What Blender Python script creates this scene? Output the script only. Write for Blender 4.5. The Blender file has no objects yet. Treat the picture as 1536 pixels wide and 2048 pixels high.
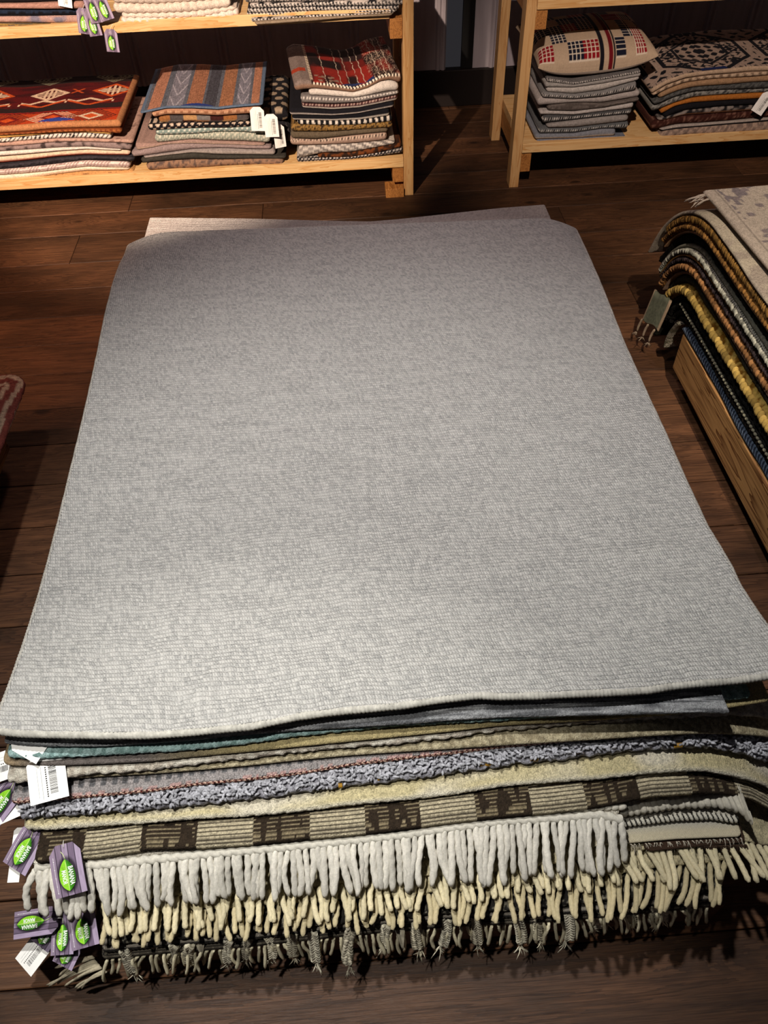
import bpy, math, random
import numpy as np
PI=math.pi
sc=bpy.context.scene
COL=sc.collection
rnd=random.Random(7)
# ------------------------------------------------------------------ camera solve (taken from the vanishing points of the room)
F=1540.0
def _axes(yaw,pitch,roll):
    cy,sy=math.cos(yaw),math.sin(yaw)
    w=np.array([sy*math.cos(pitch),cy*math.cos(pitch),-math.sin(pitch)])
    rt=np.array([cy,-sy,0.]); up=np.cross(rt,w)
    return rt*math.cos(roll)+up*math.sin(roll), -rt*math.sin(roll)+up*math.cos(roll), w
AR,AU,AW=_axes(.03801,.84315,-.0404)
CAM=np.array([0,0,1.5])
def ray(x,y): return AW+AR*(x-768)/F-AU*(y-1024)/F
def bz(x,y,z=0.):
    d=ray(x,y); return CAM+d*((z-CAM[2])/d[2])
def bY(x,y,Y):
    d=ray(x,y); return CAM+d*(Y/d[1])
def lin(h):
    if isinstance(h,str):
        h=h.lstrip('#'); c=[int(h[i:i+2],16)/255 for i in (0,2,4)]
    else: c=list(h)
    return np.array([x/12.92 if x<=.04045 else ((x+.055)/1.055)**2.4 for x in c])
# ------------------------------------------------------------------ tagging
def tag(o,label=None,cat=None,group=None,kind=None):
    if label: o['label']=label
    if cat: o['category']=cat
    if group: o['group']=group
    if kind: o['kind']=kind
    return o
def empty(name,loc,label,cat,group=None):
    o=bpy.data.objects.new(name,None); o.location=loc; o.empty_display_size=.05
    COL.objects.link(o); tag(o,label,cat,group); return o
def link(name,me,mat,parent=None,smooth=True):
    o=bpy.data.objects.new(name,me)
    if mat: me.materials.append(mat)
    if smooth and len(me.polygons): me.polygons.foreach_set('use_smooth',[True]*len(me.polygons))
    COL.objects.link(o)
    if parent is not None:
        o.parent=parent
        l=parent.location; o.location=(-l[0],-l[1],-l[2])
        if parent.parent is not None:
            pl=parent.parent.location
            o.location=(0,0,0)
    return o
def mesh(name,V,Fs,col=None,uv=None):
    me=bpy.data.meshes.new(name)
    V=np.asarray(V,dtype=np.float64)
    me.from_pydata(V.tolist(),[],[tuple(int(i) for i in f) for f in Fs] if not isinstance(Fs,np.ndarray) else Fs.tolist())
    if col is not None:
        a=me.color_attributes.new('Col','FLOAT_COLOR','POINT')
        c=np.ones((len(V),4)); c[:,:3]=col; a.data.foreach_set('color',c.ravel())
    if uv is not None:
        l=me.uv_layers.new(name='UVMap')
        vi=np.zeros(len(me.loops),dtype=np.int64); me.loops.foreach_get('vertex_index',vi)
        l.data.foreach_set('uv',uv[vi].ravel())
    me.update()
    return me
# ------------------------------------------------------------------ numpy noise
def vn(x,y,seed=0):
    x=np.asarray(x,float); y=np.asarray(y,float); x,y=np.broadcast_arrays(x,y)
    xi=np.floor(x).astype(np.int64); yi=np.floor(y).astype(np.int64); fx=x-xi; fy=y-yi
    fx=fx*fx*(3-2*fx); fy=fy*fy*(3-2*fy)
    def h(a,b):
        n=(a*374761393+b*668265263+seed*1442695041)&0xffffffff
        n=((n^(n>>13))*1274126177)&0xffffffff
        return ((n^(n>>16))&0xffff)/65535.
    return (h(xi,yi)*(1-fx)+h(xi+1,yi)*fx)*(1-fy)+(h(xi,yi+1)*(1-fx)+h(xi+1,yi+1)*fx)*fy
def mixc(a,b,t):
    t=np.clip(t,0,1)[...,None]; return a*(1-t)+b*t
def full(c,u): return np.broadcast_to(c,u.shape+(3,)).copy()
# ------------------------------------------------------------------ materials
class NT:
    def __init__(s,name):
        s.m=bpy.data.materials.new(name); s.m.use_nodes=True; s.t=s.m.node_tree; s.t.nodes.clear()
        s.out=s.n('ShaderNodeOutputMaterial'); s.b=s.n('ShaderNodeBsdfPrincipled'); s.l(s.b.outputs[0],s.out.inputs[0])
    def n(s,t,**k):
        o=s.t.nodes.new(t)
        for a,v in k.items(): setattr(o,a,v)
        return o
    def l(s,a,b): s.t.links.new(a,b)
    def val(s,inp,x):
        if hasattr(x,'links') or isinstance(x,bpy.types.NodeSocket): s.l(x,inp)
        else: inp.default_value=x
    def math(s,op,a,b=0,c=None,clamp=False):
        o=s.n('ShaderNodeMath',operation=op); o.use_clamp=clamp; s.val(o.inputs[0],a); s.val(o.inputs[1],b)
        if c is not None: s.val(o.inputs[2],c)
        return o.outputs[0]
    def mix(s,f,a,b,mode='MIX'):
        o=s.n('ShaderNodeMix',data_type='RGBA',blend_type=mode); s.val(o.inputs[0],f); s.val(o.inputs[6],a); s.val(o.inputs[7],b); return o.outputs[2]
    def noise(s,vec,scale,detail=3,rough=.5,dist=0):
        o=s.n('ShaderNodeTexNoise'); s.l(vec,o.inputs['Vector']); s.val(o.inputs['Scale'],scale); o.inputs['Detail'].default_value=detail
        o.inputs['Roughness'].default_value=rough; o.inputs['Distortion'].default_value=dist; return o.outputs['Fac']
    def vor(s,vec,scale,feature='F1'):
        o=s.n('ShaderNodeTexVoronoi',feature=feature); s.l(vec,o.inputs['Vector']); o.inputs['Scale'].default_value=scale; return o
    def ramp(s,f,stops):
        o=s.n('ShaderNodeValToRGB'); s.l(f,o.inputs[0]); e=o.color_ramp.elements
        while len(e)<len(stops): e.new(.5)
        for i,(p,c) in enumerate(stops):
            e[i].position=p; e[i].color=(*c,1) if len(c)==3 else c
        return o.outputs[0]
    def mapping(s,vec,sc_=(1,1,1),rot=(0,0,0),loc=(0,0,0)):
        o=s.n('ShaderNodeMapping'); s.l(vec,o.inputs[0]); o.inputs['Scale'].default_value=sc_; o.inputs['Rotation'].default_value=rot; o.inputs['Location'].default_value=loc; return o.outputs[0]
    def bump(s,h,dist,strength=1,nrm=None):
        o=s.n('ShaderNodeBump'); s.l(h,o.inputs['Height']); o.inputs['Distance'].default_value=dist; o.inputs['Strength'].default_value=strength
        if nrm is not None: s.l(nrm,o.inputs['Normal'])
        return o.outputs[0]
    def fin(s,col,rough=.9,nrm=None,spec=.2,sheen=0):
        s.val(s.b.inputs['Base Color'],col if not isinstance(col,tuple) else (*col,1)); s.val(s.b.inputs['Roughness'],rough)
        s.b.inputs['Specular IOR Level'].default_value=spec
        if sheen: s.b.inputs['Sheen Weight'].default_value=sheen
        if nrm is not None: s.l(nrm,s.b.inputs['Normal'])
        return s.m
def T3(c): c=lin(c); return tuple(float(x) for x in c)
def attr_fabric(name,scale=500,dist=.0015,kind='pile',rough=.9,var=.25):
    s=NT(name); a=s.n('ShaderNodeAttribute',attribute_name='Col').outputs['Color']
    tc=s.n('ShaderNodeTexCoord'); P=tc.outputs['Object']; UV=tc.outputs['UV']
    if kind=='pile': h=s.noise(P,scale,3,.7)
    elif kind=='knot':
        v=s.vor(P,scale); h=s.math('SUBTRACT',1,v.outputs['Distance'])
    elif kind=='weave':
        sx=s.n('ShaderNodeSeparateXYZ'); s.l(UV,sx.inputs[0])
        a1=s.math('SINE',s.math('MULTIPLY',sx.outputs[0],scale*2)); a2=s.math('SINE',s.math('MULTIPLY',sx.outputs[1],scale*2))
        h=s.math('ADD',s.math('MULTIPLY',s.math('MULTIPLY',a1,a2),.35),s.noise(P,scale,2,.6))
    elif kind=='fiber':
        h=s.noise(s.mapping(P,(1,1,1)),scale,4,.75,1.5)
    n2=s.noise(P,scale*.35,2,.6)
    def cont(x,a,b): return s.math('DIVIDE',s.math('SUBTRACT',x,a),b-a,clamp=True)
    hh=cont(h,.36,.64) if kind in('pile','fiber') else (cont(h,.25,.85) if kind=='knot' else cont(h,.2,.8))
    f=s.math('ADD',s.math('MULTIPLY',s.math('ADD',s.math('MULTIPLY',hh,.65),s.math('MULTIPLY',cont(n2,.36,.64),.35)),var*2),1-var)
    cc=s.n('ShaderNodeVectorMath',operation='SCALE'); s.l(a,cc.inputs[0]); s.l(f,cc.inputs['Scale'])
    return s.fin(cc.outputs[0],rough,s.bump(h,dist,1),.15,.0)
M={}
M['pile']=attr_fabric('wool_pile',420,.005,'pile',var=.42)
M['knot']=attr_fabric('knotted_wool',300,.004,'knot',var=.35)
M['weave']=attr_fabric('flat_weave',1100,.0012,'weave',var=.16)
M['cloth']=attr_fabric('folded_cloth',330,.003,'pile',var=.3)
M['yarn']=attr_fabric('twisted_yarn',800,.0012,'fiber',var=.2)
M['jute']=attr_fabric('jute_fibre',500,.003,'fiber',rough=.55,var=.3)
M['card']=attr_fabric('printed_card',200,.0001,'pile',rough=.45,var=.04)
def plain(name,col,rough=.6,spec=.3):
    s=NT(name); P=s.n('ShaderNodeTexCoord').outputs['Object']
    n=s.noise(P,60,3); c=s.mix(n,(*[x*.88 for x in T3(col)],1),(*[min(1,x*1.08) for x in T3(col)],1)); return s.fin(c,rough,None,spec)
def pine(name,light,dark,axis=0,contrast=1.,scale=1.,along=2.2):
    s=NT(name); P=s.n('ShaderNodeTexCoord').outputs['Object']
    st=[26,26,26]; st[axis]=along
    mp=s.mapping(P,tuple(x*scale for x in st))
    n=s.noise(mp,1,4,.55,1.2)
    rings=s.math('FRACT',s.math('MULTIPLY',n,6.0*contrast+2))
    rings=s.math('POWER',rings,2.2)
    fst=[900,900,900]; fst[axis]=14
    fine=s.noise(s.mapping(P,tuple(fst)),1,3,.6)
    base=s.mix(rings,(*T3(light),1),(*T3(dark),1))
    c=s.mix(s.math('MULTIPLY',fine,.45),base,(*[x*.55 for x in T3(dark)],1))
    return s.fin(c,.5,s.bump(s.math('ADD',fine,s.math('MULTIPLY',rings,-.3)),.0006,.6),.35)
M['pine']=pine('pine_board','#e4c08a','#cb9658',0,.6)
M['pine_z']=pine('pine_post','#d9b07a','#bd8850',2,.5)
M['pine_y']=pine('pine_rail','#c08446','#7d4a20',1,.9,1.6)
M['beam']=pine('pine_beam','#c0925c','#5a3014',1,2.2,.5,.7)
M['darkwood']=pine('red_stained_wood','#4a1f10','#260d06',0,1.)
def floor_mat():
    s=NT('dark_floor_planks'); P=s.n('ShaderNodeTexCoord').outputs['Object']; a=s.n('ShaderNodeAttribute',attribute_name='Col'); A=a.outputs['Color']
    sp=s.n('ShaderNodeSeparateColor'); s.l(A,sp.inputs[0])
    off=s.n('ShaderNodeCombineXYZ'); s.l(s.math('MULTIPLY',sp.outputs[0],37),off.inputs[0]); s.l(s.math('MULTIPLY',sp.outputs[1],53),off.inputs[1]); s.l(s.math('MULTIPLY',sp.outputs[2],19),off.inputs[2])
    ad=s.n('ShaderNodeVectorMath',operation='ADD'); s.l(P,ad.inputs[0]); s.l(off.outputs[0],ad.inputs[1]); Q=ad.outputs[0]
    # knots pull the grain round them
    kn=s.vor(s.mapping(Q,(3.2,6.5,1)),1.0); kd=s.ramp(kn.outputs['Distance'],[(0,(1,1,1)),(.09,(.75,.75,.75)),(.3,(0,0,0))])
    g=s.noise(s.mapping(Q,(1.6,17,1)),1,5,.6,.8)
    g2=s.math('ADD',g,s.math('MULTIPLY',kd,.45))
    rings=s.math('FRACT',s.math('MULTIPLY',g2,9)); rings=s.math('POWER',rings,2.)
    fine=s.noise(s.mapping(Q,(9,420,1)),1,4,.7)
    blot=s.noise(s.mapping(Q,(2.4,7,1)),1,4,.6,.5)
    c=s.mix(s.ramp(blot,[(.3,(0,0,0)),(.7,(1,1,1))]),(*T3('#46301f'),1),(*T3('#7c5438'),1))
    c=s.mix(s.math('MULTIPLY',rings,.55),c,(*T3('#22130c'),1))
    c=s.mix(s.math('MULTIPLY',s.ramp(fine,[(.42,(0,0,0)),(.62,(1,1,1))]),.55),c,(*T3('#25110a'),1))
    dk=s.ramp(kn.outputs['Distance'],[(0,(1,1,1)),(.055,(.9,.9,.9)),(.11,(0,0,0))])
    c=s.mix(s.math('MULTIPLY',dk,.8),c,(*T3('#170b07'),1))
    tone=s.math('ADD',s.math('MULTIPLY',sp.outputs[0],.6),.5)
    v=s.n('ShaderNodeVectorMath',operation='SCALE'); s.l(c,v.inputs[0]); s.l(tone,v.inputs['Scale'])
    ro=s.math('ADD',s.math('MULTIPLY',fine,.3),.42)
    return s.fin(v.outputs[0],ro,s.bump(s.math('SUBTRACT',fine,s.math('MULTIPLY',rings,.4)),.0012,.7),.25)
M['floor']=floor_mat()
def knit_mat(name,light,dark,p=.0076,q=.0046,warm=0):
    s=NT(name); tc=s.n('ShaderNodeTexCoord'); UV=tc.outputs['UV']
    jn=s.n('ShaderNodeTexNoise'); s.l(UV,jn.inputs['Vector']); jn.inputs['Scale'].default_value=14; jn.inputs['Detail'].default_value=4
    sep=s.n('ShaderNodeSeparateXYZ'); s.l(UV,sep.inputs[0]); u,v=sep.outputs[0],sep.outputs[1]
    sj=s.n('ShaderNodeSeparateColor'); s.l(jn.outputs['Color'],sj.inputs[0])
    row=s.math('ADD',s.math('DIVIDE',v,p),s.math('MULTIPLY',sj.outputs[0],2.6))
    ri=s.math('FLOOR',row); fr=s.math('FRACT',row)
    uu=s.math('ADD',s.math('ADD',s.math('DIVIDE',u,q),s.math('MULTIPLY',ri,.37)),s.math('ADD',s.math('MULTIPLY',sj.outputs[1],3.),s.math('MULTIPLY',fr,.55)))
    ui=s.math('FLOOR',uu); fu=s.math('FRACT',uu)
    def hump(f,k):
        a=s.math('ABSOLUTE',s.math('SUBTRACT',s.math('MULTIPLY',f,2),1)); return s.math('SUBTRACT',1,s.math('POWER',a,k))
    h=s.math('MULTIPLY',hump(fr,3.),s.math('ADD',s.math('MULTIPLY',hump(fu,2.5),.55),.45))
    fz=s.noise(UV,1700,3,.7); h=s.math('ADD',h,s.math('MULTIPLY',fz,.5))
    cell=s.n('ShaderNodeCombineXYZ'); s.l(ui,cell.inputs[0]); s.l(ri,cell.inputs[1])
    wn=s.n('ShaderNodeTexWhiteNoise',noise_dimensions='2D'); s.l(cell.outputs[0],wn.inputs['Vector'])
    st=s.noise(s.mapping(UV,(60,520,1)),1,5,.8); st2=s.noise(s.mapping(UV,(5,60,1)),1,4,.7); fl=s.noise(UV,480,5,.85)
    t=s.math('ADD',s.math('MULTIPLY',wn.outputs['Value'],.16),s.math('ADD',s.math('MULTIPLY',st,.40),s.math('ADD',s.math('MULTIPLY',fl,1.1),s.math('MULTIPLY',st2,.2))))
    f=s.ramp(t,[(.70,(0,0,0)),(.87,(.6,.6,.6)),(1.01,(1,1,1))])
    c=s.mix(f,(*T3(dark),1),(*T3(light),1))
    # shade in the gaps between yarn loops, darkened into the colour
    gap=s.ramp(h,[(.0,(1,1,1)),(.34,(0,0,0))]); c=s.mix(s.math('MULTIPLY',gap,.8),c,(*T3('#3c3d40'),1))
    sp=s.vor(s.mapping(UV,(1,1.6,1)),38); k=s.ramp(sp.outputs['Distance'],[(0,(1,1,1)),(.06,(0,0,0))]); c=s.mix(s.math('MULTIPLY',k,.7),c,(*T3('#3a3c40'),1))
    return s.fin(c,.95,s.bump(h,.0045,1.),.1,.0)
M['knit']=knit_mat('grey_white_looped_wool','#f5f3ed','#98999a')
M['knit2']=knit_mat('pale_looped_wool','#e6ddd6','#ab9f9a')
M['string']=plain('white_string','#d8d4cc',.8)
M['white']=plain('white_card','#f4f2ee',.5)
M['ink']=plain('black_ink','#151515',.6)
M['graph']=plain('pale_ink','#9a9a9a',.6)
M['letter']=plain('white_lettering','#f7f7f2',.5)
M['strip_black']=plain('black_strip','#0c0b0b',.6)
M['gold']=NT('gold_thread'); M['gold']=M['gold'].fin(T3('#a57a22'),.35,None,.6)
# ------------------------------------------------------------------ geometry helpers
def box(x0,x1,y0,y1,z0,z1,bev=.002):
    import bmesh
    bm=bmesh.new(); bmesh.ops.create_cube(bm,size=1)
    for v in bm.verts: v.co=((x0+x1)/2+v.co.x*(x1-x0),(y0+y1)/2+v.co.y*(y1-y0),(z0+z1)/2+v.co.z*(z1-z0))
    if bev: bmesh.ops.bevel(bm,geom=bm.edges[:],offset=bev,segments=2,affect='EDGES',profile=.6)
    me=bpy.data.meshes.new('box'); bm.to_mesh(me); bm.free(); return me
def slab(N,I,U,T,L,top=(0,),colfn=None,disp=None,nose=7,plan=.0,endr=None):
    """a cloth / rug: rounded front edge along the line N, reaching L inward along I, T thick along U"""
    N=np.asarray(N,float).copy(); n=len(N)
    I=np.broadcast_to(np.asarray(I,float),(n,3)); U=np.broadcast_to(np.asarray(U,float),(n,3)); T=np.broadcast_to(np.asarray(T,float),(n,)).copy()
    seg=np.r_[0,np.cumsum(np.linalg.norm(np.diff(N,axis=0),axis=1))]; tot=seg[-1]
    de=np.minimum(seg,tot-seg); e=endr if endr is not None else float(np.median(T))*.6
    k=np.sqrt(np.clip(1-np.clip(1-de/max(e,1e-6),0,1)**2,.04,1)); T=T*k
    if plan>0:
        q=np.clip(1-de/plan,0,1); N=N+I*(plan*(1-np.sqrt(np.clip(1-q**2,0,1))))[:,None]
    r=T/2
    A=[];B=[];Vv=[]
    for a in (L,L*.5): A.append(np.full(n,a));B.append(-r);Vv.append(np.full(n,-a-.01))
    A.append(r+.02);B.append(-r);Vv.append(-r*PI/2-.02)
    for j in range(nose+1):
        ph=-PI/2+PI*j/nose; A.append(r-r*math.cos(ph));B.append(r*math.sin(ph));Vv.append(r*ph)
    for d in top[1:]: A.append(r+d);B.append(r);Vv.append(r*PI/2+d)
    mx=top[-1]
    for a in (mx+(L-mx)*.4,L): 
        if a>mx+1e-4: A.append(np.full(n,a));B.append(r);Vv.append(np.full(n,a))
    A=np.array(A).T;B=np.array(B).T;Vv=np.array(Vv).T; m=A.shape[1]
    P=N[:,None,:]+I[:,None,:]*A[...,None]+U[:,None,:]*B[...,None]
    uu=np.broadcast_to(seg[:,None],(n,m))
    if disp is not None:
        nj=nose
        nx=np.zeros_like(A); ny=np.zeros_like(A)
        for j in range(nose+1):
            ph=-PI/2+PI*j/nose; nx[:,3+j]=-math.cos(ph); ny[:,3+j]=math.sin(ph)
        nx[:,4+nose:]=0; ny[:,4+nose:]=1
        dd=disp(uu,Vv); dd[:,:3]=0; dd=dd*k[:,None]
        P=P+(I[:,None,:]*nx[...,None]+U[:,None,:]*ny[...,None])*dd[...,None]
    idx=np.arange(n*m).reshape(n,m)
    a=idx[:-1,:]; b=idx[1:,:]; a2=np.roll(a,-1,axis=1); b2=np.roll(b,-1,axis=1)
    Q=np.stack([a,a2,b2,b],-1).reshape(-1,4)
    Fs=Q.tolist()+[idx[0,::-1].tolist(),idx[-1].tolist()]
    # consistent outward orientation
    c=None
    if colfn is not None: c=colfn(uu,Vv).reshape(-1,3)
    me=mesh('rug',P.reshape(-1,3),Fs,c,np.stack([uu,Vv],-1).reshape(-1,2))
    fl=np.cross(I[0],U[0])@(N[1]-N[0])
    if fl>0: me.flip_normals()
    return me
def poly(pts,xs):
    p=sorted(pts); return np.interp(xs,[a[0] for a in p],[a[1] for a in p])
def sm(y,k=7):
    if len(y)<k: return y
    w=np.hanning(k+2)[1:-1]; w/=w.sum(); yp=np.r_[[y[0]]*(k//2),y,[y[-1]]*(k//2)]; return np.convolve(yp,w,'valid')[:len(y)]
def tube(pts,r,lobes=0,twist=0,seg=10,col=None,taper=.6,amp=.16,cv=.1,seed=0,cap=True):
    """tube along pts with an optional rope twist; returns V,F,C"""
    P=np.asarray(pts,float); n=len(P)
    tg=np.gradient(P,axis=0); tg/=np.linalg.norm(tg,axis=1)[:,None]+1e-12
    ref=np.array([0,0,1.]) if abs(tg[0][2])<.85 else np.array([1.,0,0])
    s=np.r_[0,np.cumsum(np.linalg.norm(np.diff(P,axis=0),axis=1))]
    V=[];C=[]
    R=np.broadcast_to(np.asarray(r,float),(n,))
    th=np.arange(seg)*2*PI/seg
    for i in range(n):
        a=np.cross(ref,tg[i]); a/=np.linalg.norm(a)+1e-12; b=np.cross(tg[i],a); ref2=b
        ph=th+ (twist*s[i] if lobes else 0)
        rr=R[i]*(1+ (amp*np.abs(np.cos(lobes*(ph-2*twist*s[i])/2))*2-amp if lobes else 0))
        rr=np.broadcast_to(rr,(seg,))
        if cap and (i==0 or i==n-1): rr=rr*taper
        V.append(P[i]+np.cos(th)[:,None]*a*rr[:,None]+np.sin(th)[:,None]*b*rr[:,None])
        if col is not None:
            k=1+cv*(vn(th*3,np.full(seg,s[i]*300+seed),seed)-.5)*2
            C.append(col[None,:]*k[:,None])
        ref=b if abs(b@tg[i])<.9 else ref
    V=np.concatenate(V); Fs=[]
    for i in range(n-1):
        for j in range(seg):
            k=(j+1)%seg; Fs.append((i*seg+j,i*seg+k,(i+1)*seg+k,(i+1)*seg+j))
    Fs.append(tuple(range(seg-1,-1,-1))); Fs.append(tuple((n-1)*seg+j for j in range(seg)))
    return V,Fs,(np.concatenate(C) if col is not None else None)
def merge(parts):
    V=[];Fs=[];C=[];o=0
    for v,f,c in parts:
        V.append(v); Fs+= [tuple(i+o for i in q) for q in f]; C.append(c if c is not None else np.full((len(v),3),.5)); o+=len(v)
    return np.concatenate(V),Fs,np.concatenate(C)
def bez(p0,p1,p2,n,wig=0,seed=0):
    t=np.linspace(0,1,n)[:,None]; q=(1-t)**2*p0+2*t*(1-t)*p1+t*t*p2
    if wig:
        rr=random.Random(seed); a,b=rr.uniform(-1,1)*wig,rr.uniform(-1,1)*wig
        q[:,0]+=a*np.sin(t[:,0]*PI*1.5+rr.random()*3)*t[:,0]; q[:,1]+=b*np.sin(t[:,0]*PI*2)*t[:,0]*.6
    return q

# ================================================================== THE ROOM
ys=[-.75,-.6,-.45,-.3,-.15,0.0,.155,.308,.452,.603,.755,.905,1.056,1.21,1.366,1.521,1.683,1.844,2.013,2.171,2.332,2.507,2.683,2.896,3.07,3.24,3.41,3.58,3.75,3.92,4.09]
V=[];Fs=[];C=[]
rr=random.Random(3)
for i in range(len(ys)-1):
    x=-2.6+rr.uniform(-1.2,0)
    y0,y1=ys[i]+.0012,ys[i+1]-.0012
    joints=[x]
    if abs(ys[i]-2.896)<.01: joints=[-2.4,bz(526,415)[0],2.2,3.6]
    else:
        while joints[-1]<3.4: joints.append(joints[-1]+(rr.uniform(1.5,2.9) if ys[i]>1.4 else 7))
    for a,b in zip(joints[:-1],joints[1:]):
        a+=.0008;b-=.0008; o=len(V); c=(rr.random(),rr.random(),rr.random()); e=.0015
        V+=[(a,y0,-.02),(b,y0,-.02),(b,y1,-.02),(a,y1,-.02),(a,y0,-e),(b,y0,-e),(b,y1,-e),(a,y1,-e),(a+e,y0+e,0),(b-e,y0+e,0),(b-e,y1-e,0),(a+e,y1-e,0)]
        C+=[c]*12
        Fs+=[(o,o+3,o+2,o+1)]
        for k in range(4):
            k2=(k+1)%4; Fs+=[(o+k,o+k2,o+4+k2,o+4+k),(o+4+k,o+4+k2,o+8+k2,o+8+k)]
        Fs+=[(o+8,o+9,o+10,o+11)]
o=len(V)
V+=[(-3.6,-.8,-.012),(3.8,-.8,-.012),(3.8,4.1,-.012),(-3.6,4.1,-.012)]; C+=[(0,0,0)]*4; Fs+=[(o,o+1,o+2,o+3)]
fl=link('floor',mesh('floor',V,Fs,np.array(C)),M['floor'],smooth=False); tag(fl,kind='structure')
# back wall: ribbed metal siding over a dark base
WY=3.965
def prof(x0,x1,z0,z1):
    xs=[];yy=[]
    x=x0
    while x<x1:
        for dx,dy in ((0,0),(.075,0),(.083,-.012),(.092,-.012),(.1,-.004),(.108,-.012),(.117,-.012),(.125,0)):
            xs.append(x+dx);yy.append(WY+dy)
        x+=.2
    n=len(xs); V=[(a,b,z0) for a,b in zip(xs,yy)]+[(a,b,z1) for a,b in zip(xs,yy)]
    V+=[(xs[0],WY+.02,z0),(xs[-1],WY+.02,z0),(xs[-1],WY+.02,z1),(xs[0],WY+.02,z1)]
    Fs=[(i,i+1,n+i+1,n+i) for i in range(n-1)]+[(2*n+1,2*n,2*n+3,2*n+2)]
    return V,Fs
s=NT('painted_corrugated_metal'); P=s.n('ShaderNodeTexCoord').outputs['Object']
n=s.noise(s.mapping(P,(30,30,3)),1,4,.6); n2=s.noise(P,900,2)
c=s.mix(n,(*T3('#a0959c'),1),(*T3('#cbc2c8'),1)); c=s.mix(s.math('MULTIPLY',n2,.25),c,(*T3('#5c5458'),1))
M['siding']=s.fin(c,.55,None,.35)
x1=bY(925,70,WY)[0]; x2=bY(948,70,WY)[0]
V1,F1=prof(x1-.2*21,x1-.001,.162,2.6); V2,F2=prof(x2+.0,x2+2.6,.162,2.6)
nn=len(V1); w=link('wall_back',mesh('wall_back',V1+V2,F1+[tuple(i+nn for i in f) for f in F2]),M['siding'],smooth=False); tag(w,kind='structure')
w=link('gap_strip_1',box(x1,x2,WY-.004,WY+.03,.162,2.6),M['strip_black'],smooth=False); tag(w,kind='structure')  # plain black strip filling the vertical gap between the siding runs
w=link('baseboard_back',box(-3.6,3.6,WY-.018,WY+.03,0,.162,.004),plain('dark_base','#1a1210',.6),smooth=False); tag(w,kind='structure')

# ================================================================== SHELVES
def shelf(name,label,posts,boards,rails,extra=()):
    x0=min(p[0] for p in posts); y0=min(p[2] for p in posts)
    t=empty(name,((posts[0][0]+posts[-1][1])/2,y0,0),label,'shelf')
    for p in posts: link('post',box(*p),M['pine_z'],t,False)
    for b in boards: link('shelf_board',box(*b),M['pine'],t,False)
    for r_ in rails: link('side_rail',box(*r_),M['pine_y'],t,False)
    for e in extra: link('foot_block',box(*e),M['pine_y'],t,False)
    return t
Lz0,Lz1=.116,.153; Uz0,Uz1=.637,.672
shelf('shelf_unit','pine shelf unit at the left carrying piles of folded patterned rugs',
 [(.2515,.29,3.063,3.128,0,1.25),(.2515,.29,3.52,3.585,0,1.25),(-1.72,-1.68,3.063,3.128,0,1.25),(-1.72,-1.68,3.52,3.585,0,1.25)],
 [(-1.68,.2505,3.064,3.30,Lz0,Lz1),(-1.68,.2505,3.303,3.56,Lz0,Lz1),(-1.68,.205,3.064,3.30,Uz0,Uz1),(-1.68,.205,3.303,3.56,Uz0,Uz1)],
 [(.2065,.2505,3.07,3.58,.054,.115),(.2065,.2505,3.07,3.58,.572,.636),(-1.68,-1.64,3.07,3.58,.054,.115),(-1.68,-1.64,3.07,3.58,.572,.636)],
 [(.176,.2505,3.05,3.12,0,.036)])
shelf('shelf_unit','pine shelf unit at the right holding a cushion and grey cloths',
 [(.688,.726,3.078,3.143,0,1.25),(.688,.726,3.535,3.6,0,1.25),(2.2,2.24,3.078,3.143,0,1.25),(2.2,2.24,3.535,3.6,0,1.25)],
 [(.727,2.2,3.079,3.33,.138,.173),(.727,2.2,3.333,3.59,.138,.173),(.727,2.2,3.079,3.33,.636,.67),(.727,2.2,3.333,3.59,.636,.67)],
 [(.727,.768,3.085,3.59,.06,.137),(.727,.768,3.085,3.59,.572,.635),(2.16,2.2,3.085,3.59,.06,.137),(2.16,2.2,3.085,3.59,.572,.635)])

# ------------------------------------------------------------------ colour patterns
def cmott(c,amp=.15,s1=160,seed=0):
    c=lin(c)
    def f(u,v):
        return full(c,u)*(1+amp*2*(vn(u*s1,v*s1*1.5,seed)-.5))[...,None]
    return f
def cedge(c,e1,e2,per=.008,w=.6,lo=-.006,hi=.006,seed=0,amp=.12,slant=.5):
    b=cmott(c,amp,160,seed); e1=lin(e1);e2=lin(e2)
    def f(u,v):
        o=b(u,v); ph=(u/per+slant*v/per)%1
        e=np.where((ph<w)[...,None],e1,e2); k=((v>lo)&(v<hi))
        return np.where(k[...,None],e,o)
    return f
def cstripe(c1,c2,per=.02,w=.5,axis='u',seed=0,slant=0,amp=.1):
    c1=lin(c1);c2=lin(c2)
    def f(u,v):
        t=(u+slant*v) if axis=='u' else (v+slant*u)
        t=t+.15*per*(vn(u*90,v*90,seed)-.5)
        o=np.where(((t/per)%1<w)[...,None],c1,c2)
        return o*(1+amp*2*(vn(u*200,v*250,seed+1)-.5))[...,None]
    return f
def cdots(c1,c2,per=.022,r=.35,seed=0,vper=None,amp=.1):
    c1=lin(c1);c2=lin(c2); vper=vper or per
    def f(u,v):
        a=(u/per)%1-.5; b=(v/vper)%1-.5; row=np.floor(v/vper); a=((u/per+.5*row)%1)-.5
        k=(a*a+b*b<r*r)
        return np.where(k[...,None],c2,c1)*(1+amp*2*(vn(u*200,v*250,seed+1)-.5))[...,None]
    return f
def cspeck(c1,c2,s=250,th=.5,seed=0,soft=6):
    c1=lin(c1);c2=lin(c2)
    def f(u,v): return mixc(c1,c2,(vn(u*s,v*s,seed)-th)*soft+.5)
    return f
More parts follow.
